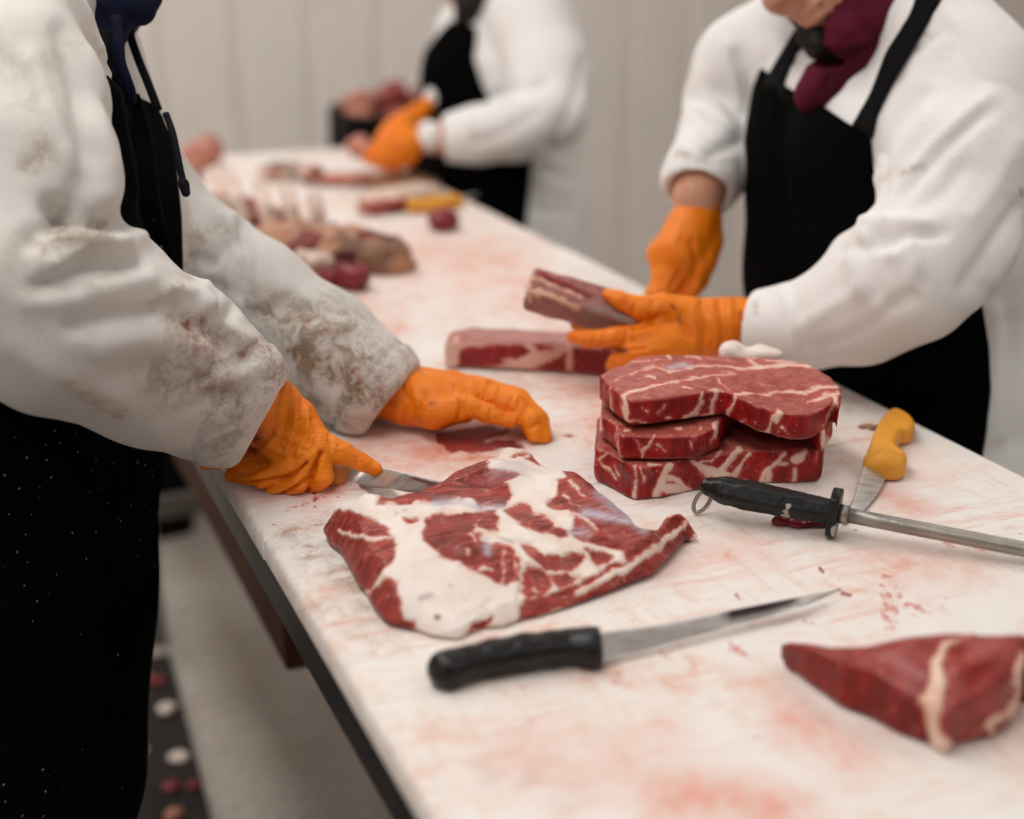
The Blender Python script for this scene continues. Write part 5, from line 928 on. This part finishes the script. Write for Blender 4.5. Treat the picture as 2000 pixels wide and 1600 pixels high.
    # head, hood and scarf
    hc = D(1604, -122, 1.66); f = unit(CR * -.66 - CU * .52 - CF * .5); u = unit(CU * .85 - CR * .42); u = unit(u - f * (u @ f)); s_ = np.cross(f, u)
    hat = lambda a, b, z: hc + s_ * a + f * b + u * z
    H = Sdf(hc - .30, hc + .30, .004); H.ell(hat(0, -.018, .012), (.094, .112, .112), (s_, f, u), .02); H.ell(hat(0, .012, -.075), (.072, .064, .085), (s_, f, u), .03)
    H.plane(hat(0, .052, 0), unit(f * .92 + u * .18)); H.ell(hat(0, .055, -.055), (.056, .09, .076), (s_, f, u), 0, 'sub')
    H.chain(CH_((1690, 40, 1.69, 74), (1672, 92, 1.645, 62), (1628, 150, 1.65, 48), (1590, 185, 1.645, 40)), .02); H.ell(hat(0, .066, -.085), (.046, .052, .062), (s_, f, u), .004, 'sub')
    H.chain(CH_((1742, -60, 1.665, 70), (1715, 0, 1.64, 68), (1672, 44, 1.62, 54), (1650, 66, 1.61, 40)), .015); H.ell(D(1566, 40, 1.60), (.026, .05, .05), None, .006, 'sub')
    V, Q = H.mesh(); V = relax(V, Q, 1); V = sculpt(V, Q, [([(1616, 100), (1660, 105), (1700, 90), (1735, 60)], 5, -.006), ([(1612, 85), (1650, 92), (1700, 78)], 5, .004), ([(1622, 0), (1625, 60), (1622, 95)], 3, -.003), ([(1640, 0), (1642, 60), (1640, 95)], 3, -.0025), ([(1600, 120), (1630, 140), (1610, 170)], 6, -.004), ([(1670, 20), (1690, 60)], 8, -.003), ([(1570, 95), (1600, 115), (1640, 110)], 5, .004)])
    obj('hood', V, Q, M['maroon'], root)
    B = Sdf([.7, 1.1, 0], [1.9, 2.3, 1.75], .006); at = head(B, hc, f, u); B.cone(hat(0, -.02, -.06), D(1690, 40, 1.72), .042, .044, .02)
    for c in (near, far): B.chain(c[1:], .04, grow=-.024)
    B.chain(CH_((1530, 90, 1.86, 70), (1435, 200, 1.96, 55), (1368, 350, 1.81, 44), (1362, 385, 1.795, 40), (1360, 440, 1.79, 36)), .02); B.chain(CH_((1850, 150, 1.61, 100), (1840, 480, 1.52, 85), (1580, 630, 1.585, 50), (1480, 640, 1.605, 44), (1400, 634, 1.60, 40)), .02)
    hips = [(1.20, 1.58, .74), (1.30, 1.76, .74)]; feet = [(1.16, 1.52, .08), (1.30, 1.86, .08)]; legs(B, hips, feet, .085, .05); B.plane((0, 0, .03), (0, 0, -1))
    obj('body', *B.mesh(), M['skin'], root); eyes(at, root)
    S = Sdf(D(1588, 74, 1.615) - .06, D(1588, 74, 1.615) + .06, .0025); S.chain(CH_((1574, 66, 1.635, 20), (1596, 84, 1.632, 24), (1622, 92, 1.64, 24), (1612, 50, 1.64, 26)), .012); V, Q = S.mesh(); V = V + normals(V, Q) * (.002 * vnoise(V, 120, 3))[:, None]; obj('beard_or_hood_shade', V, Q, M['hair'], root)  # near-black mass added as the shade inside the hood, not hair
    L = Sdf([.95, 1.25, 0], [1.6, 2.2, .82], .008); legs(L, hips, feet, .105, .072); L.plane((0, 0, .10), (0, 0, -1)); obj('trousers', *L.mesh(), M['trouser'], root); boots(root, feet, fB)
    # gloves
    glove('glove', [[(1446, 630, 1.605, 50), (1400, 632, 1.60, 50), (1340, 634, 1.60, 52), (1285, 640, 1.60, 46)], [(1400, 655, 1.60, 42), (1300, 668, 1.59, 42), (1262, 665, 1.585, 34)],
                    [(1345, 612, 1.59, 34), (1295, 602, 1.582, 28), (1245, 601, 1.578, 22), (1210, 586, 1.578, 17), (1187, 576, 1.582, 12)], [(1272, 655, 1.582, 27), (1200, 660, 1.575, 20), (1145, 662, 1.578, 16), (1119, 658, 1.584, 12)], [(1270, 645, 1.60, 22), (1190, 642, 1.615, 16), (1124, 634, 1.62, 11)],
                    [(1280, 680, 1.578, 28), (1232, 694, 1.572, 22), (1205, 705, 1.585, 18)], [(1290, 690, 1.59, 28), (1230, 712, 1.59, 22), (1200, 715, 1.60, 18)]], root, .005, .002,
          [([(1240, 595), (1232, 618)], 3, -.0016), ([(1275, 590), (1270, 625)], 4, -.0016), ([(1255, 596), (1258, 612)], 4, .0012), ([(1180, 650), (1176, 676)], 3, -.001), ([(1225, 645), (1222, 675)], 4, -.0014), ([(1290, 615), (1265, 632), (1240, 640)], 5, -.003), ([(1260, 680), (1200, 684)], 4, -.002), ([(1370, 590), (1378, 640), (1372, 690)], 4, -.0022), ([(1352, 600), (1360, 650), (1355, 690)], 4, .0016), ([(1390, 590), (1398, 650), (1394, 690)], 4, .0018), ([(1405, 590), (1412, 650), (1408, 690)], 4, -.0022), ([(1425, 585), (1430, 640), (1424, 690)], 4, .0018), ([(1330, 610), (1345, 660)], 5, -.0014), ([(1148, 650), (1143, 672)], 3, -.001)],
          [([(1190, 684), (1222, 686)], 7, .9), ([(1312, 596), (1318, 602)], 4, .8), ([(1325, 620), (1330, 632)], 4, .8), ([(1120, 632), (1140, 640)], 8, .4), ([(1446, 610), (1452, 670)], 6, .5)])
    glove('glove', [[(1366, 392, 1.797, 40), (1364, 404, 1.795, 42), (1348, 450, 1.79, 50), (1326, 492, 1.785, 52)], [(1384, 420, 1.80, 26), (1380, 470, 1.795, 32), (1366, 510, 1.79, 34)], [(1292, 496, 1.785, 30), (1300, 540, 1.78, 26), (1282, 566, 1.778, 16), (1268, 576, 1.778, 11)], [(1325, 515, 1.782, 32), (1306, 556, 1.775, 19), (1284, 572, 1.772, 13)],
                    [(1360, 515, 1.79, 30), (1352, 555, 1.785, 20), (1335, 578, 1.785, 15)], [(1376, 505, 1.80, 26), (1366, 548, 1.80, 18), (1350, 575, 1.80, 14)], [(1340, 520, 1.81, 26), (1325, 570, 1.81, 16)]], root, .005, .0022,
          [([(1350, 470), (1362, 510), (1350, 560)], 5, -.003), ([(1320, 400), (1370, 402), (1405, 408)], 3, -.0016), ([(1330, 530), (1310, 560)], 4, -.003), ([(1330, 440), (1320, 470)], 5, .0012), ([(1345, 545), (1330, 575)], 4, -.003)])
worker_right()

# ------------------------------------------------------------------ the worker at the far end
def worker_far():
    root = empty('person', (1.33, 2.95, 0), 'far worker in white coat and black apron, head out of frame, by the bin', 'person')
    fC = unit(np.array([-.95, .25, 0]))
    fr = CH_((915, 60, 2.98, 62), (930, 150, 2.98, 92), (945, 260, 2.98, 100), (955, 400, 2.96, 108), (960, 600, 2.95, 115))
    bk = CH_((1030, 30, 2.92, 90), (1045, 150, 2.94, 98), (1040, 270, 2.95, 80), (1055, 400, 2.97, 82), (1062, 600, 2.98, 88))
    P = np.array([p for p, r in fr + bk]); lo, hi = P.min(0) - .26, P.max(0) + .26; S = Sdf(lo, hi, .006); S.chain(fr, .05); S.chain(bk, .05)
    To = Sdf.__new__(Sdf); To.lo, To.v, To.n, To.g = S.lo, S.v, S.n, S.g.copy()
    S.chain(CH_((1040, 40, 2.82, 84), (1075, 140, 2.78, 78), (1082, 215, 2.74, 66)), .03)
    q, n, r = sleeve(S, [(1080, 222, 2.74, 64), (1010, 250, 2.73, 60), (930, 266, 2.74, 54), (850, 272, 2.74, 46)], .02, None, (866, 271, 2.74), .009, .06)
    S.chain(CH_((900, 70, 3.08, 50), (880, 170, 3.00, 30), (838, 195, 2.90, 17)), .02)
    V, Q = S.mesh(); V = relax(V, Q, 3); N = normals(V, Q); V = V + N * (.004 * vnoise(V, 12, 31) + .0015 * vnoise(V, 28, 32))[:, None]
    V = sculpt(V, Q, [([(980, 185), (1020, 175), (1060, 165)], 9, -.014), ([(950, 110), (965, 160), (985, 190)], 10, .008), ([(930, 280), (980, 262), (1040, 225)], 12, -.006), ([(1080, 280), (1120, 200), (1140, 120)], 12, -.008), ([(1060, 300), (1100, 330)], 10, .008), ([(1050, 410), (1110, 415)], 10, -.008), ([(1060, 360), (1110, 370)], 10, .006), ([(900, 190), (950, 185), (990, 190)], 10, .006)])
    z = np.zeros(len(V)); obj('coat', V, Q, M['coat'], root, True, {'dirt': stroke_attr(V, Q, [([(920, 255), (925, 260)], 8, .4), ([(1040, 300), (1060, 280)], 14, .3)]), 'red': z})
    Ap = patch(To, [[(880, 40), (908, 44), (932, 55), (930, 90), (926, 110), (940, 160), (960, 200), (1000, 300), (1040, 300), (1036, 360), (1028, 440), (1030, 900), (700, 900), (700, 300), (780, 200), (820, 110), (860, 60)]], .009, .012, unit(fC * .5 - CF * .6), D(960, 250, 2.96) + CF * .10)
    V, Q = Ap.mesh(); V = relax(V, Q, 2); obj('apron', V, Q, M['apron_clean'], root)
    cord('apron_strap', [(905, 50, 2.90), (918, 20, 2.90), (945, -30, 2.93)], .014, 'strap', root, 8, .4)
    hc = D(905, -130, 2.93); f = unit(CR * -.8 - CU * .45 + CF * .2); u = CU * .9 - CR * .3; B = Sdf([.75, 2.45, 0], [1.8, 3.45, 1.85], .009); at = head(B, hc, f, u); B.cone(hc - CU * .05, D(950, 30, 2.96), .052, .062, .03)
    for c in (fr, bk): B.chain(c[1:], .04, grow=-.026)
    B.chain(CH_((1040, 50, 2.83, 60), (1078, 220, 2.74, 46), (860, 270, 2.74, 28), (810, 275, 2.74, 22)), .02); hips = [(1.22, 2.80, .8), (1.30, 3.02, .8)]; feet = [(1.20, 2.75, .08), (1.34, 3.08, .08)]; legs(B, hips, feet, .085, .05); B.plane((0, 0, .03), (0, 0, -1))
    obj('body', *B.mesh(), M['skin'], root); eyes(at, root)
    L = Sdf([.95, 2.5, 0], [1.65, 3.35, .9], .009); legs(L, hips, feet, .105, .072); L.plane((0, 0, .10), (0, 0, -1)); obj('trousers', *L.mesh(), M['trouser'], root); boots(root, feet, fC)
    hd = Sdf(hc - .26, hc + .26, .006); hd.ell(hc + unit(u) * .02 - f * .02, (.095, .095, .10)); hd.plane(hc + f * .035, f); hd.chain([(hc - f * .05 - unit(u) * .06, .06), (D(925, 0, 2.90), .035), (D(905, 34, 2.89), .018)], .02); V, Q = hd.mesh(); V = V + normals(V, Q) * (.004 * vnoise(V, 60, 8))[:, None]; obj('hair', V, Q, M['hair'], root)
    obj('wrist_cuff', *tube([D(818, 264, 2.735), D(834, 267, 2.735), D(868, 271, 2.74)], np.array([26, 30, 31]) * 2.735 / FPX, 20), M['coat'], root)
    glove('glove', [[(812, 278, 2.735, 25), (778, 290, 2.725, 35), (748, 302, 2.725, 24), (722, 307, 2.73, 11)], [(795, 270, 2.73, 24), (762, 280, 2.722, 28), (735, 300, 2.722, 15), (716, 312, 2.725, 9)], [(795, 302, 2.73, 24), (765, 314, 2.735, 17), (738, 320, 2.74, 11)], [(785, 308, 2.74, 22), (760, 320, 2.75, 14)], [(780, 260, 2.74, 22), (760, 262, 2.73, 18), (740, 285, 2.725, 13)]], root, .008, .0035)
    glove('glove', [[(832, 206, 2.88, 16), (806, 232, 2.84, 23), (778, 252, 2.80, 24), (756, 270, 2.78, 18)], [(795, 245, 2.80, 20), (768, 262, 2.77, 16), (745, 285, 2.76, 12)], [(810, 240, 2.84, 18), (785, 262, 2.82, 15), (760, 282, 2.80, 11)], [(790, 236, 2.82, 18), (762, 250, 2.80, 14), (742, 268, 2.79, 11)], [(812, 226, 2.86, 17), (790, 232, 2.80, 14), (772, 246, 2.78, 11)]], root, .008, .0035)
worker_far()
